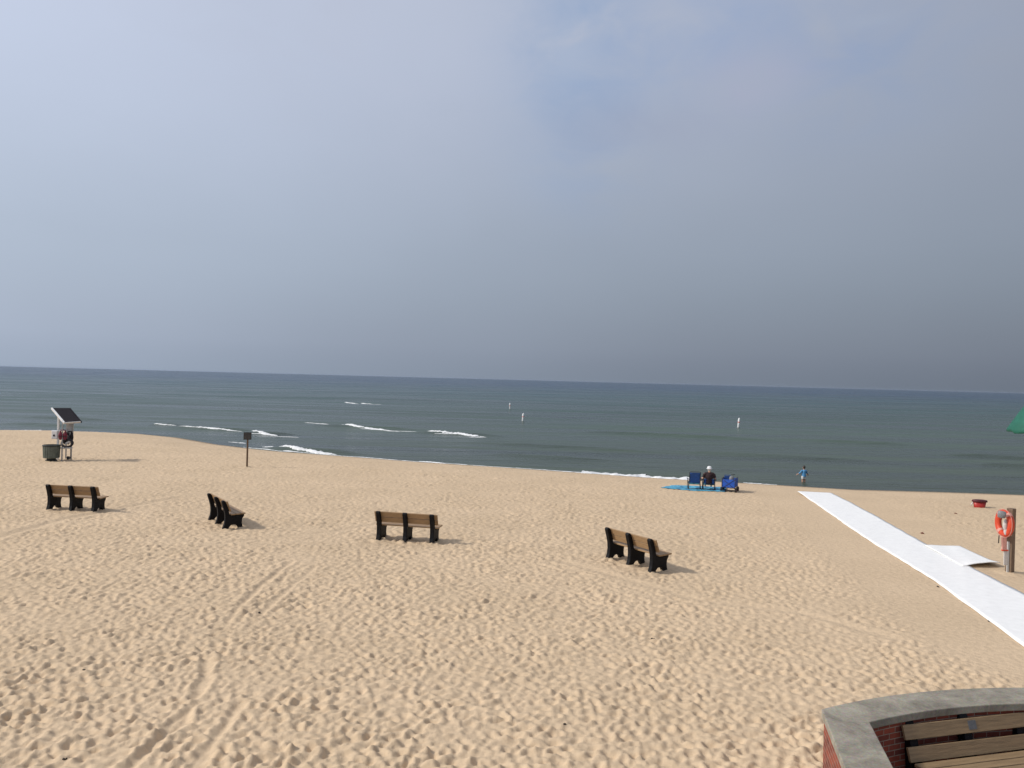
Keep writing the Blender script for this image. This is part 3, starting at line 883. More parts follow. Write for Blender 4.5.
tag(o, 'dark oval coil hanging lowest in the beach stand below the vests', 'coil')
c = loc(67.8, 442.6, -.25); o = MB().ball((0, 0, 0), 1, 14, 9, (.19, .04, .06)); o = o.build('rolled_towel', M['offwhite'], smooth=True)
o.location = (p.x + c.x, p.y + c.y, g + c.z); o.rotation_euler = (0, R(-28), 0)
tag(o, 'small pale rolled cloth resting inside the dark coil of the beach stand', 'towel')

# ------------------------------------------------------------------ bin
p = at(51.3, 460.5); g = gz(p.x, p.y)
bn = empty('litter_bin', (p.x, p.y, g), R(6))
W0, W1 = .345, .375
body = MB().lathe([(.24, .10), (.34, .14), (.355, .40), (.37, .70), (.385, .72), (.385, .75), (.34, .75), (.33, .20)], seg=28)
body.build('basket', M['bin'], bn, smooth=False)
sl = MB()
for k in range(22):
    th = 2 * math.pi * k / 22; r1, r2 = .352, .378
    sl.bar((r1 * math.cos(th), r1 * math.sin(th), .13), (r2 * math.cos(th), r2 * math.sin(th), .72), .05, .014, (math.cos(th), math.sin(th), 0))
sl.build('slats', M['bin'], bn)
MB().lathe([(.375, .70), (.40, .70), (.405, .735), (.39, .765), (.36, .765), (.35, .73)], seg=28).build('rim', M['bin_dark'], bn, smooth=True)
MB().lathe([(.26, -.03), (.26, .02), (.20, .05), (.20, .12)], seg=24).build('base', M['bin_dark'], bn)
tag(bn, 'dark green slatted litter bin beside the white framed beach stand', 'litter bin')

# ------------------------------------------------------------------ life ring post
p = at(1009.6, 572); g = gz(p.x, p.y); D = p.y
lp = empty('life_ring_post', (p.x, p.y, g))
MB().box((0, 0, .76), (.155, .155, 1.72), Matrix.Rotation(R(28), 3, 'Z')).build('post', M['post'], lp, bevel=.012)
MB().box((-.09, -.055, .35), (.05, .035, .85)).build('side_stake', M['offwhite'], lp, bevel=.005)
MB().tube([(-.02, -.06, 1.36), (-.10, -.16, 1.40), (-.12, -.20, 1.46)], .012, 8).build('hook', M['grey_metal'], lp, smooth=True)
tag(lp, 'thick weathered wooden post beside the white mats at the right edge', 'post')
# ring
D = p.y
cR = at_depth(1004.6, 523.2, D - .10)
lr = empty('life_ring', (cR.x, cR.y, cR.z), R(-90))
RR, rr = .258, .076
def ring_arc(t0, t1, n=14, r=rr, sq=1.06):
    return [(RR * math.cos(t), 0, RR * sq * math.sin(t)) for t in [t0 + (t1 - t0) * i / n for i in range(n + 1)]]
full = [(RR * math.cos(t), 0, RR * 1.06 * math.sin(t)) for t in [2 * math.pi * i / 40 for i in range(40)]]
MB().tube(full, rr, 12, closed=True).build('ring_body', M['orange'], lr, smooth=True)
for tc_ in (R(125), R(235), R(305), R(50)):
    MB().tube(ring_arc(tc_ - .16, tc_ + .16, 6), rr + .006, 12).build('reflective_band', M['pink'] if tc_ < 4.5 else M['orange'], lr, smooth=True)
gr = []
for i in range(60):
    t = 2 * math.pi * i / 60; rr2 = RR + rr + .006 + .012 * abs(math.sin(2 * t)); gr.append((rr2 * math.cos(t), -.03, rr2 * 1.04 * math.sin(t)))
MB().tube(gr, .007, 6, closed=True).build('grab_rope', M['pink'], lr, smooth=True)
tag(lr, 'bright orange life ring hanging on the wooden post', 'life ring')
c1 = at_depth(1001.8, 514.5, D - .33)
bag = MB().lathe([(.05, -.11), (.10, -.10), (.115, 0), (.11, .09), (.06, .11)], seg=18, flat=.5).build('throw_bag', M['reflect'], smooth=True)
bag.location = c1; bag.rotation_euler = (0, R(6), R(-30)); bag.scale = (.82, .82, .82)
tag(bag, 'grey rounded throw bag tied over the top left of the orange life ring', 'bag')
c2 = at_depth(1005.4, 525, D - .25)
rp = MB()
rp.ball((0, 0, 0), 1, 12, 9, (.06, .045, .15)); rp.ball((.02, 0, -.16), 1, 12, 9, (.055, .045, .10))
rp = rp.build('rope_bundle', M['ropewhite'], smooth=True); rp.location = c2
tag(rp, 'pale rope bundle hanging in the middle of the orange ring', 'rope')
c3 = at_depth(1002.6, 537, D - .2); c4 = at_depth(1003.2, 551, D - .2)
rt = empty('rescue_strap', c3)
dz = c4 - c3
MB().bar((.03, 0, .0), (.03 + dz.x, dz.y, dz.z), .12, .04, (0, 1, 0)).build('webbing', M['pink'], rt, bevel=.008)
MB().tube([(-.09, 0, .04), (-.10, 0, -.16)], .013, 6).build('cord', M['debris'], rt)
MB().box((.04 + dz.x, dz.y, dz.z + .02), (.16, .055, .03)).build('buckle', M['orange'], rt, bevel=.004)
MB().bar((.06 + dz.x, dz.y, dz.z), (.08 + dz.x, dz.y + .02, dz.z - .36), .09, .03, (0, 1, 0)).build('tail', M['ropewhite'], rt, bevel=.006)
tag(rt, 'faded pink and white strap dangling under the orange life ring', 'strap')

# ------------------------------------------------------------------ red tub
p = at(979.5, 507.0); g = gz(p.x, p.y)
tb = empty('beach_tub', (p.x, p.y, g - .02), R(-6))
def oval(r_, z, n=28, ex=1.0): return [(r_ * math.cos(2 * math.pi * k / n), r_ * .62 * math.sin(2 * math.pi * k / n), z) for k in range(n)]
tubm = MB().lathe([(.19, 0), (.205, .03), (.245, .24), (.235, .24), (.19, .04)], seg=28, flat=.66); tubm.build('tub_body', M['red'], tb, smooth=True)
MB().lathe([(.235, .23), (.285, .24), (.29, .275), (.275, .31), (.20, .325), (.05, .33)], seg=28, flat=.66).build('dark_cover', M['darkred'], tb, smooth=True)
hd = MB().tube([(-.25, 0, .21), (-.31, -.02, .15), (-.33, -.02, .08)], .02, 8).build('handle', M['paleflesh'], tb, smooth=True)
tag(tb, 'small red tub with wide dark top lying alone on the sand at the right', 'tub')

# ------------------------------------------------------------------ blanket, chairs, person, wagon
bl_px = [(661, 487.8), (673, 484.6), (700, 485.3), (727, 486.6), (725, 491.6), (694, 490.9)]
bw = [at(*q) for q in bl_px]
zb = max(gz(q.x, q.y) for q in bw)
c0 = sum(bw, Vector()) / len(bw)
bmk = MB(); n = len(bw)
ring = []
for i in range(n):
    for k in range(8):
        q = bw[i].lerp(bw[(i + 1) % n], k / 8); ring.append(q)
vs = []; lv = 8; fs = []
for l in range(lv + 1):
    for q in ring:
        w_ = c0.lerp(q, l / lv); vs.append((w_.x, w_.y, gz(w_.x, w_.y) * .7 + .3 * (zb - .01) + .03 + .012 * math.sin(w_.x * 9) * math.sin(w_.y * 7)))
nr = len(ring)
for l in range(lv):
    for k in range(nr):
        a = l * nr + k; b = l * nr + (k + 1) % nr; fs.append((a, b, b + nr, a + nr))
bmk.add(vs, fs)
bo = bmk.build('picnic_blanket', M['blanket'], smooth=True, fix=False)
so = bo.modifiers.new('thick', 'SOLIDIFY'); so.thickness = .012
tag(bo, 'turquoise and blue striped blanket spread under the low chairs near the water', 'blanket')

def make_chair(bm_, lower, bt=.73):
    r = empty('beach_chair', (0, 0, 0))
    # y forward, back panel at the rear leaning back
    def panel(a, b, w, t, mat, name, sag=.03, parent=r):
        a = Vector(a); b = Vector(b); nn = 9; mm = 7; d = (b - a); up = Vector((1, 0, 0)).cross(d).normalized()
        mb = MB(); vs = []
        for s in (0, 1):
            for i in range(nn):
                for k in range(mm):
                    u = i / (nn - 1); v = k / (mm - 1) * 2 - 1
                    q = a + d * u + Vector((v * w / 2, 0, 0)) - up * sag * math.sin(math.pi * u) * (1 - .3 * v * v) + up * (t if s else 0)
                    vs.append(q)
        N_ = nn * mm; fs = []
        for i in range(nn - 1):
            for k in range(mm - 1):
                q = i * mm + k; fs += [(q, q + 1, q + mm + 1, q + mm), (N_ + q, N_ + q + mm, N_ + q + mm + 1, N_ + q + 1)]
        for i in range(nn - 1):
            q = i * mm; fs.append((q, q + mm, N_ + q + mm, N_ + q)); q += mm - 1; fs.append((q, N_ + q, N_ + q + mm, q + mm))
        for k in range(mm - 1):
            q = k; fs.append((q, N_ + q, N_ + q + 1, q + 1)); q = (nn - 1) * mm + k; fs.append((q, q + 1, N_ + q + 1, N_ + q))
        mb.add(vs, fs); return mb.build(name, mat, parent, smooth=True)
    panel((0, -.03, .27), (0, -.03 - (bt - .27) * .37, bt), .44, .02, bm_, 'backrest')
    panel((0, -.04, .20), (0, .42, .26), .46, .02, lower, 'seat')
    fr = MB()
    fr.tube([(-.24, .0, .02), (-.24, -.02, .22), (-.23, -.045 - (bt - .27) * .37, bt + .02), (-.20, -.055 - (bt - .27) * .37, bt + .04), (.20, -.055 - (bt - .27) * .37, bt + .04), (.23, -.045 - (bt - .27) * .37, bt + .02), (.24, -.02, .22), (.24, 0, .02)], .013, 8)
    fr.tube([(-.25, .44, .27), (-.25, -.05, .20)], .013, 8); fr.tube([(.25, .44, .27), (.25, -.05, .20)], .013, 8); fr.tube([(-.25, .44, .27), (.25, .44, .27)], .013, 8)
    for s in (-1, 1):
        fr.tube([(s * .27, .36, .0), (s * .27, .30, .42)], .013, 8); fr.tube([(s * .27, .36, .015), (s * .27, -.12, .015)], .013, 8)
    fr.tube([(-.27, -.12, .015), (.27, -.12, .015)], .013, 8)
    fr.tube([(-.27, -.12, .015), (-.25, .08, .22)], .013, 8); fr.tube([(.27, -.12, .015), (.25, .08, .22)], .013, 8)
    fr.build('frame', M['frame_metal'], r, smooth=True)
    for s in (-1, 1):
        MB().box((s * .285, .09, .43), (.055, .46, .025)).build('armrest', M['frame_metal'], r, bevel=.008)
    return r
ch1 = make_chair(M['navy'], M['teal_fabric'])
q = at(694.3, 489.3); ch1.location = (q.x, q.y, gz(q.x, q.y) + .03); ch1.rotation_euler = (0, 0, R(-8))
tag(ch1, 'empty navy blue low beach chair on the striped blanket, left of the seated person', 'beach chair', 'low chairs on the blanket')
ch2 = make_chair(M['navy'], M['teal_fabric'], .47)
q = at(708.8, 489.6); ch2.location = (q.x, q.y, gz(q.x, q.y) + .03); ch2.rotation_euler = (0, 0, R(-12))
tag(ch2, 'blue short-backed beach chair in which the person in a white hat sits', 'beach chair', 'low chairs on the blanket')

def hand(mb, wrist, d, side, up=Vector((0, 0, 1)), curl=.5):
    """palm, four fingers and a thumb growing from the wrist along d"""
    d = d.normalized(); x = d.cross(up).normalized() * side; n_ = x.cross(d).normalized()
    if n_.z > 0: n_ = -n_
    pc = wrist + d * .045
    mb.tube([wrist, wrist + d * .02, wrist + d * .075], [.026, .032, .034], 10)
    for k, L_ in enumerate((.072, .080, .074, .058)):
        b = wrist + d * .075 + x * ((k - 1.5) * .021)
        p1 = b + d * L_ * .5 + n_ * L_ * .10 * curl; p2 = p1 + d * L_ * .28 + n_ * L_ * .22 * curl; p3 = p2 + d * L_ * .15 + n_ * L_ * .25 * curl
        mb.tube([b - d * .02, b, p1, p2, p3], [.010, .010, .0092, .0085, .006], 8)
    t0 = wrist + d * .025 - x * .026
    mb.tube([wrist + d * .02, t0, t0 + d * .03 - x * .022 + n_ * .008, t0 + d * .055 - x * .028 + n_ * .016], [.014, .013, .011, .008], 8)
def V(*a): return Vector(a)
def head(mb, c, s=1.0):
    """head facing +y, chin down"""
    mb.ball(c, 1, 20, 14, (.075 * s, .095 * s, .11 * s))
    mb.ball(c + V(0, .035, -.045) * s, 1, 14, 10, (.055 * s, .06 * s, .065 * s))
    mb.tube([c + V(0, .085, .02) * s, c + V(0, .112, -.02) * s, c + V(0, .09, -.03) * s], [.008 * s, .014 * s, .010 * s], 8)
    for k in (-1, 1): mb.ball(c + V(k * .078, -.005, -.005) * s, 1, 8, 8, (.012 * s, .022 * s, .032 * s))
    mb.ball(c + V(0, .088, -.062) * s, 1, 10, 6, (.024 * s, .012 * s, .009 * s))

def seated():
    q = ch2.location; rz = ch2.rotation_euler.z
    r = empty('person', (q.x, q.y, q.z), rz)
    mb = MB()
    pel = V(0, .06, .32)
    mb.tube([pel + V(0, 0, -.06), pel, V(0, .02, .45), V(0, -.035, .60), V(0, -.07, .70)], [.13, .15, .135, .15, .10], 16)
    mb.tube([V(-.15, -.06, .695), V(0, -.07, .71), V(.15, -.06, .695)], [.055, .075, .055], 12)
    hc = V(0, -.04, .90)
    mb.tube([V(0, -.07, .70), V(0, -.055, .80)], [.06, .052], 12)
    head(mb, hc)
    for s in (-1, 1):
        sh_, el, wr = V(s * .19, -.06, .68), V(s * .27, -.01, .45), V(s * .285, .20, .475)
        mb.tube([sh_, sh_.lerp(el, .5), el], [.055, .047, .038], 10); mb.tube([el, el.lerp(wr, .4), wr], [.038, .035, .024], 10)
        mb.ball(sh_, .058, 12, 8)
        hand(mb, wr, V(-s * .02, 1, -.12), -s)
        hip, kn, an, to = V(s * .09, .08, .30), V(s * .12, .50, .40), V(s * .13, .80, .07), V(s * .15, .95, .035)
        mb.tube([hip, hip.lerp(kn, .5), kn], [.095, .078, .055], 12); mb.tube([kn, kn.lerp(an, .35), an], [.055, .054, .036], 12)
        mb.tube([an + V(0, -.04, -.02), an + V(0, .03, -.01), to], [.035, .038, .026], 10)
    mb.build('body', M['skin'], r, remesh=.009)
    sh2 = MB()
    sh2.tube([V(0, .055, .28), V(0, .045, .38), V(0, .0, .50), V(0, -.04, .60), V(0, -.07, .69), V(0, -.07, .735)], [.165, .168, .165, .172, .135, .075], 18)
    sh2.tube([V(-.17, -.06, .69), V(0, -.07, .70), V(.17, -.06, .69)], [.07, .085, .07], 14)
    for s in (-1, 1): sh2.tube([V(s * .16, -.06, .69), V(s * .20, -.055, .66), V(s * .245, -.03, .53)], [.07, .07, .058], 12)
    sh2.build('shirt', M['shirt'], r, remesh=.014)
    so_ = MB()
    for s in (-1, 1): so_.tube([V(s * .07, .04, .30), V(s * .095, .12, .31), V(s * .115, .40, .375)], [.11, .108, .085], 14)
    so_.build('shorts', M['shorts'], r, remesh=.014)
    ht = MB()
    ht.lathe([(.125, -.005), (.13, .004), (.098, .012), (.094, .06), (.075, .095), (.03, .11)], (hc.x, hc.y - .005, hc.z + .02), 24)
    ht.build('hat', M['cap'], r, smooth=True)
    hr = MB().ball(hc + V(0, -.02, -.005), 1, 16, 12, (.081, .09, .095)); hr.build('hair', simple('grey_hair', (.45, .44, .42), .8, .15, 50), r, smooth=True)
    tag(r, 'person in white hat and dark shirt sitting in a low chair facing the lake', 'person')
seated()

# small wading figure
def wader():
    q = at(803.6, 482.0, WZ)
    r = empty('person', (q.x, q.y, WZ - .22), R(15))
    mb = MB()
    for s in (-1, 1):
        mb.tube([V(s * .055, .0, .52), V(s * .065, .01, .30), V(s * .07, -.01, .03)], [.068, .046, .030], 12)
        mb.tube([V(s * .07, -.04, .03), V(s * .075, .11, .02)], [.03, .022], 10)
        a, e, w = V(s * .13, 0, .83), V(s * .21, .03, .70), V(s * .29, .09, .64)
        mb.tube([a, e, w], [.036, .03, .02], 10); hand(mb, w, V(s * .6, .5, -.5), s, curl=.4)
    mb.tube([V(0, 0, .48), V(0, 0, .56), V(0, 0, .68), V(0, 0, .80), V(0, 0, .86)], [.09, .10, .09, .105, .06], 16)
    mb.tube([V(0, 0, .85), V(0, 0, .93)], [.04, .038], 10); head(mb, V(0, .01, 1.01), .82)
    mb.build('body', M['skin'], r, remesh=.008)
    sh2 = MB(); sh2.tube([V(0, 0, .50), V(0, 0, .68), V(0, 0, .82), V(0, 0, .88)], [.115, .108, .118, .06], 16)
    for s in (-1, 1): sh2.tube([V(s * .08, 0, .82), V(s * .14, 0, .825), V(s * .20, .03, .72), V(s * .26, .07, .665)], [.055, .05, .042, .036], 12)
    sh2.build('swim_shirt', M['rash'], r, remesh=.011)
    so_ = MB()
    for s in (-1, 1): so_.tube([V(s * .05, 0, .54), V(s * .065, 0, .38)], [.085, .072], 12)
    so_.build('swim_shorts', M['paleflesh'], r, remesh=.011)
    MB().ball(V(0, -.008, 1.02), 1, 16, 12, (.070, .082, .094)).build('hair', M['hair'], r, smooth=True)
    tag(r, 'small person in a blue swim shirt wading at the water\'s edge with arms held out', 'person')
wader()

# wagon
q = at(729.6, 490.6); g = gz(q.x, q.y)
wg = empty('beach_wagon', (q.x, q.y, g), R(-24))
tub = MB(); w_, l_, t_ = .54, .80, .012
for (c_, s3) in (((0, -l_ / 2, .39), (w_, t_, .34)), ((0, l_ / 2, .39), (w_, t_, .34)), ((-w_ / 2, 0, .39), (t_, l_ - t_ - .004, .34)), ((w_ / 2, 0, .39), (t_, l_ - t_ - .004, .34)), ((0, 0, .215), (w_ - .02, l_ - .02, t_))):
    tub.box(c_, s3)
tub.build('fabric_box', M['blue'], wg, bevel=.004)
fr = MB()
for sx in (-1, 1):
    for sy in (-1, 0, 1): fr.tube([(sx * .275, sy * .41, .14), (sx * .275, sy * .41, .62)], .014, 8)
    fr.tube([(sx * .275, -.41, .17), (sx * .275, .41, .17)], .012, 8); fr.tube([(sx * .275, -.41, .585), (sx * .275, .41, .585)], .012, 8)
for sy in (-1, 1):
    fr.tube([(-.275, sy * .41, .16), (.275, sy * .41, .57)], .010, 8); fr.tube([(.275, sy * .41, .17), (-.275, sy * .41, .58)], .010, 8)
    fr.tube([(-.30, sy * .33, .10), (.30, sy * .33, .10)], .012, 8)
fr.build('frame', M['frame_metal'], wg, smooth=True)
for sx in (-1, 1):
    for sy in (-1, 1):
        wl = MB().tube([(sx * .27, sy * .33, .10), (sx * .34, sy * .33, .10)], .10, 20).build('wheel', M['rubber'], wg, bevel=.01)
        MB().tube([(sx * .342, sy * .33, .10), (sx * .352, sy * .33, .10)], .045, 14).build('hub', M['maroon'], wl)
MB().tube([(0, .42, .2), (.02, .62, .35), (.03, .72, .62), (-.06, .73, .66), (.12, .73, .66)], .012, 8).build('pull_handle', M['frame_metal'], wg, smooth=True)
tag(wg, 'blue folding beach wagon with dark wheels at the right end of the blanket', 'wagon')
g2 = MB().lathe([(.06, 0), (.10, .03), (.11, .36), (.08, .44), (.04, .46)], seg=18, flat=.8).build('beach_bag', M['reflect'], smooth=True)
g2.location = (q.x + .04, q.y - .12, g + .225)
tag(g2, 'grey bag poking out of the top of the blue beach wagon', 'bag')
g3 = MB()
for k in (-1, 1): g3.tube([(k * .13, 0, 0), (k * .12, .02, .47)], .011, 8)
g3.tube([(-.12, .02, .47), (.12, .02, .47)], .011, 8); g3.box((0, .01, .24), (.24, .018, .40))
g3 = g3.build('folded_chair', M['navy'])
g3.location = (q.x - .07, q.y + .12, g + .225); g3.rotation_euler = (0, 0, R(-10))
tag(g3, 'dark navy folded chair standing upright inside the blue beach wagon', 'folding chair')

# ------------------------------------------------------------------ buoys
for i, (px, py, hh, lab) in enumerate([(510.2, 409.3, 1.05, 'white spar buoy, farther and left of the two floating close together'),
                                  (522.8, 421.6, .95, 'white spar buoy, nearer and right of the two floating close together'),
                                  (738.2, 427.6, 1.15, 'white spar buoy floating alone off the seated person')]):
    q = at(px, py, WZ)
    bo_ = empty('buoy', (q.x, q.y, wz1(q.x, q.y) - .3)); bo_.rotation_euler = (R((3, -2, -4)[i]), R((-3, 2, 5)[i]), 0)
    MB().lathe([(.10, 0), (.13, .05), (.13, .3 + hh * .8), (.10, .3 + hh * .92), (.05, .3 + hh)], seg=18).build('float', M['white'], bo_, smooth=True)
    MB().lathe([(.132, .3 + hh * .5), (.134, .31 + hh * .5), (.134, .3 + hh * .58), (.132, .31 + hh * .58)], seg=18).build('band', M['orange'], bo_, smooth=True)
    MB().tube([(0, 0, .3 + hh), (.03, 0, .34 + hh), (0, 0, .38 + hh), (-.03, 0, .34 + hh)], .01, 6, closed=True).build('eyelet', M['grey_metal'], bo_, smooth=True)
    tag(bo_, lab, 'buoy', 'white swim area buoys')

# ------------------------------------------------------------------ green umbrella at the right edge
UD = 27.0
tip = at_depth(1014, 430.5, UD); tz = tip.z
um = empty('beach_umbrella', (tip.x + 1.40, UD + .1, gz(tip.x + 1.40, UD) - .05))
gz_ = um.location.z; ez = tz - gz_ ; ap = ez + 1.8; RU = 1.36
MB().tube([(0, 0, -.3), (0, 0, ap + .06)], .026, 12).build('pole', M['white'], um, smooth=True)
cp = MB(); nseg = 8; sub = 6; lev = 8; vs = []
for l in range(lev + 1):
    t = l / lev
    for k in range(nseg * sub):
        th = 2 * math.pi * k / (nseg * sub) + math.pi + .05; ph = (k % sub) / sub
        rr_ = RU * t * (1 - .06 * math.sin(math.pi * ph) * t)
        z = ap - (ap - ez) * (t ** 1.35) + .05 * math.sin(math.pi * ph) * t * t
        vs.append((rr_ * math.cos(th), rr_ * math.sin(th), z))
nn = nseg * sub
for k in range(nn):   # valance
    x, y, z = vs[lev * nn + k]; vs.append((x * 1.0, y * 1.0, z - .11 - .02 * math.sin(k * 1.3)))
fs = [(l * nn + k, l * nn + (k + 1) % nn, (l + 1) * nn + (k + 1) % nn, (l + 1) * nn + k) for l in range(lev + 1) for k in range(nn)]
cp.add(vs, fs); co_ = cp.build('canopy', M['green'], um, smooth=True, fix=False)
sd = co_.modifiers.new('thick', 'SOLIDIFY'); sd.thickness = .006
for k in range(nseg):
    th = 2 * math.pi * k / nseg + math.pi + .05
    MB().tube([(.02 * math.cos(th), .02 * math.sin(th), ap - .04), (RU * .5 * math.cos(th), RU * .5 * math.sin(th), ap - (ap - ez) * .5 ** 1.35 - .03), (RU * .97 * math.cos(th), RU * .97 * math.sin(th), ez + .0)], .008, 6).build('rib', M['frame_metal'], um, smooth=True)
MB().ball((0, 0, ap + .08), .04, 10, 8).build('finial', M['white'], um, smooth=True)
tag(um, 'green umbrella whose edge enters the picture at the right', 'umbrella')

# ------------------------------------------------------------------ bits on the sand
def bit(px, py, size, mat, name, label, cat='debris'):
    q = at(px, py); mb = MB()
    for _ in range(3):
        mb.ball(V(random.uniform(-.4, .4) * size, random.uniform(-.3, .3) * size, size * .22), 1, 9, 6,
                (size * random.uniform(.35, .6), size * random.uniform(.2, .4), size * random.uniform(.2, .35)), Matrix.Rotation(random.uniform(0, 3), 3, 'Z'))
    o = mb.build(name, mat, remesh=0)
    for v in o.data.vertices: v.co += Vector((random.gauss(0, size * .03), random.gauss(0, size * .03), random.gauss(0, size * .02)))
    o.location = (q.x, q.y, gz(q.x, q.y) - size * .06); tag(o, label, cat)
bit(922.8, 533.3, .10, M['rust'], 'wood_chip', 'small reddish brown chip on the sand right of the long mat')
bit(938.5, 586.5, .055, M['debris'], 'wood_chip', 'dark clump touching the left edge of the long white mat, upper of two')
bit(989.5, 621.0, .05, M['debris'], 'wood_chip', 'dark clump touching the left edge of the long white mat, lower of two')
bit(653.2, 639.0, .055, M['debris'], 'wood_chip', 'dark chip on open sand below the benches, right of centre')
bit(564.0, 725.0, .05, M['debris'], 'wood_chip', 'dark chip on open sand at the bottom centre')
bit(259.0, 612.0, .055, M['debris'], 'wood_chip', 'dark chip on the sand beside the curved track')
bit(110.0, 734.5, .03, M['debris'], 'wood_chip', 'tiny dark chip at the bottom left, upper of two')
bit(65.0, 760.0, .04, M['debris'], 'wood_chip', 'tiny dark chip at the bottom left, lower of two')
bit(955.5, 513.8, .08, M['rust'], 'wood_chip', 'brown chip on the sand left of the red tub')
bit(84.0, 672.5, .04, M['debris'], 'wood_chip', 'tiny dark chip on the sand at the left, above the curved track')

# ------------------------------------------------------------------ haze
hz_m = bpy.data.materials.new('haze_air'); hz_m.use_nodes = True
hn = hz_m.node_tree; hn.nodes.remove(hn.nodes['Principled BSDF'])
pv_ = N(hn, 'ShaderNodeVolumePrincipled'); pv_.inputs['Density'].default_value = 2.2e-5; pv_.inputs['Color'].default_value = (.50, .60, .78, 1); pv_.inputs['Anisotropy'].default_value = 0
hn.links.new(pv_.outputs[0], hn.nodes['Material Output'].inputs['Volume'])
hzo = MB().box((0, 0, 4.0), (19000, 19000, 12.5)).build('haze', hz_m)
tag(hzo, 'thin grey blue haze over the lake', 'haze', kind='stuff')

# ------------------------------------------------------------------ light and sky
SUN_EL = R(36)
sun_from = Vector((-1.0, -0.12, 0)).normalized()
sd_ = bpy.data.lights.new('sun', 'SUN'); sd_.energy = 2.9; sd_.angle = R(4); sd_.color = (1, .945, .86)
so = bpy.data.objects.new('sun', sd_); col.objects.link(so)
dirv = Vector((sun_from.x * math.cos(SUN_EL), sun_from.y * math.cos(SUN_EL), math.sin(SUN_EL)))
so.rotation_euler = dirv.to_track_quat('Z', 'Y').to_euler()
so.location = (-20, -5, 25)

wd = bpy.data.worlds.new('World'); sc.world = wd; wd.use_nodes = True
nt = wd.node_tree; L = nt.links
bg = nt.nodes['Background']; bg.inputs['Strength'].default_value = 0.1
sky = N(nt, 'ShaderNodeTexSky'); sky.sky_type = 'NISHITA'; sky.sun_disc = False
sky.sun_elevation = SUN_EL; sky.sun_rotation = math.atan2(sun_from.x, sun_from.y)
sky.dust_density = 4; sky.air_density = 1.2
tc = N(nt, 'ShaderNodeTexCoord'); sx = N(nt, 'ShaderNodeSeparateXYZ'); L.new(tc.outputs['Generated'], sx.inputs[0])
def mth(op, a, b=None, c=None):
    n = N(nt, 'ShaderNodeMath', operation=op)
    for i, v in enumerate((a, b, c)):
        if v is None: continue
        if isinstance(v, (int, float)): n.inputs[i].default_value = v
        else: L.new(v, n.inputs[i])
    return n.outputs[0]
X_, Y_, Z_ = sx.outputs
zr = N(nt, 'ShaderNodeValToRGB'); zr.color_ramp.interpolation = 'B_SPLINE'
E = zr.color_ramp.elements
E[0].position = 0; E[0].color = (.230, .275, .345, 1)
E[1].position = 1; E[1].color = (.50, .53, .62, 1)
for pz, c_ in ((.04, (.258, .300, .382)), (.13, (.312, .366, .452)), (.25, (.382, .433, .535)), (.40, (.450, .500, .625)), (.6, (.48, .52, .62))):
    e = E.new(pz); e.color = c_ + (1,)
zc_ = mth('MAXIMUM', Z_, 0.0); L.new(zc_, zr.inputs['Fac'])
# brighter towards the sun side (left), dimmer to the right
noi = N(nt, 'ShaderNodeTexNoise'); noi.inputs['Scale'].default_value = 2.4; noi.inputs['Detail'].default_value = 5; noi.inputs['Roughness'].default_value = .5
mp = N(nt, 'ShaderNodeMapping'); mp.inputs['Scale'].default_value = (1, 1, 1.6); L.new(tc.outputs['Generated'], mp.inputs['Vector']); L.new(mp.outputs[0], noi.inputs['Vector'])
side = mth('MULTIPLY', mth('POWER', 2.718, mth('MULTIPLY', mth('MAXIMUM', mth('MINIMUM', X_, .8), -.8), mth('MULTIPLY_ADD', mth('MINIMUM', mth('MAXIMUM', Z_, 0.0), .16), 1.45, -.74))), 1.05)
cl = mth('MULTIPLY_ADD', noi.outputs['Fac'], .16, .92)
side = mth('MULTIPLY', side, cl)
hz = N(nt, 'ShaderNodeMix', data_type='RGBA', blend_type='MULTIPLY'); hz.inputs[0].default_value = 1
cmb = N(nt, 'ShaderNodeCombineXYZ'); 
for k in range(3): L.new(side, cmb.inputs[k])
L.new(zr.outputs['Color'], hz.inputs[6]); L.new(cmb.outputs[0], hz.inputs[7])
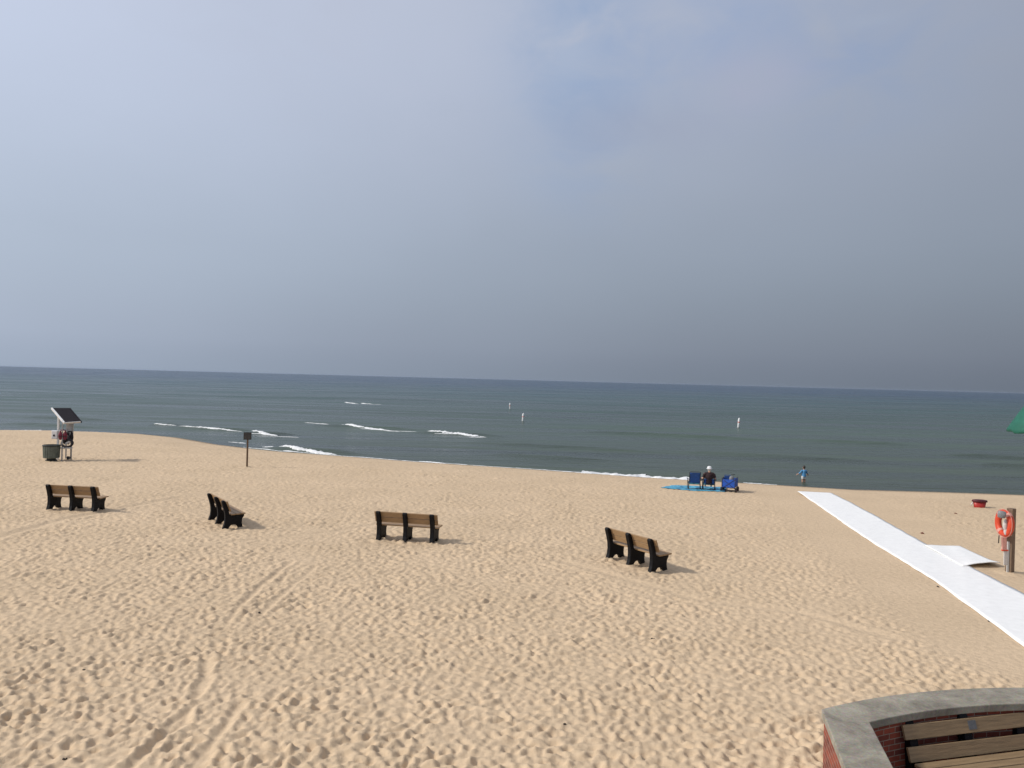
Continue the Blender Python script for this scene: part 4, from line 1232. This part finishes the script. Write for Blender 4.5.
# clouds: thin white veil high up, with a bluer gap
n2 = N(nt, 'ShaderNodeTexNoise'); n2.inputs['Scale'].default_value = 11; n2.inputs['Detail'].default_value = 7; n2.inputs['Roughness'].default_value = .55; n2.inputs['Distortion'].default_value = .5
L.new(mp.outputs[0], n2.inputs['Vector'])
def blob(px, py, rx, rz, soft=0.5):
    d = (fw + cr * ((px - 512) / F) - cu * ((py - 384) / F)).normalized()
    dx = mth('MULTIPLY', mth('SUBTRACT', X_, d.x), 1 / rx); dz = mth('MULTIPLY', mth('SUBTRACT', Z_, d.z), 1 / rz)
    q = mth('ADD', mth('MULTIPLY', dx, dx), mth('MULTIPLY', dz, dz))
    mod = mth('MULTIPLY_ADD', n2.outputs['Fac'], 3.2, -.9)
    mod = mth('MAXIMUM', mth('MINIMUM', mod, 1.25), .05)
    ex = mth('POWER', 2.718, mth('MULTIPLY', q, -1.0))
    front = mth('GREATER_THAN', Y_, 0.0)
    return mth('MULTIPLY', mth('MULTIPLY', ex, mod), front)
def lay(prev, fac, colr, amount):
    mx = N(nt, 'ShaderNodeMix', data_type='RGBA'); L.new(mth('MULTIPLY', fac, amount), mx.inputs[0])
    L.new(prev, mx.inputs[6]); mx.inputs[7].default_value = colr + (1,); return mx.outputs[2]
cur = hz.outputs[2]
cur = lay(cur, blob(400, 10, .26, .12, .95), (.51, .555, .68), .45)
cur = lay(cur, blob(580, 40, .085, .13, .7), (.29, .40, .60), .6)
cur = lay(cur, blob(600, 140, .06, .08, .7), (.29, .38, .56), .35)
cur = lay(cur, blob(840, 60, .12, .07, .7), (.27, .36, .55), .45)
cur = lay(cur, blob(700, 30, .13, .06, .7), (.31, .40, .60), .5)
cur = lay(cur, blob(757, 82, .055, .032, .8), (.45, .455, .57), .6)
cur = lay(cur, blob(650, 130, .10, .03, .8), (.36, .395, .51), .45)
cur = lay(cur, blob(570, 52, .03, .028, .7), (.44, .51, .65), .6)
cur = lay(cur, blob(865, 22, .028, .006, .98), (.40, .47, .60), .35)
# scale to the sky texture's level and let some of it through
sc10 = N(nt, 'ShaderNodeVectorMath', operation='SCALE'); sc10.inputs['Scale'].default_value = 10; L.new(cur, sc10.inputs[0])
fm = N(nt, 'ShaderNodeMix', data_type='RGBA'); fm.inputs[0].default_value = .92
L.new(sky.outputs['Color'], fm.inputs[6]); L.new(sc10.outputs[0], fm.inputs[7])
L.new(fm.outputs[2], bg.inputs['Color'])

sc.view_settings.view_transform = 'Standard'; sc.view_settings.look = 'None'; sc.view_settings.exposure = 0; sc.view_settings.gamma = 1
sc.cycles.max_bounces = 6
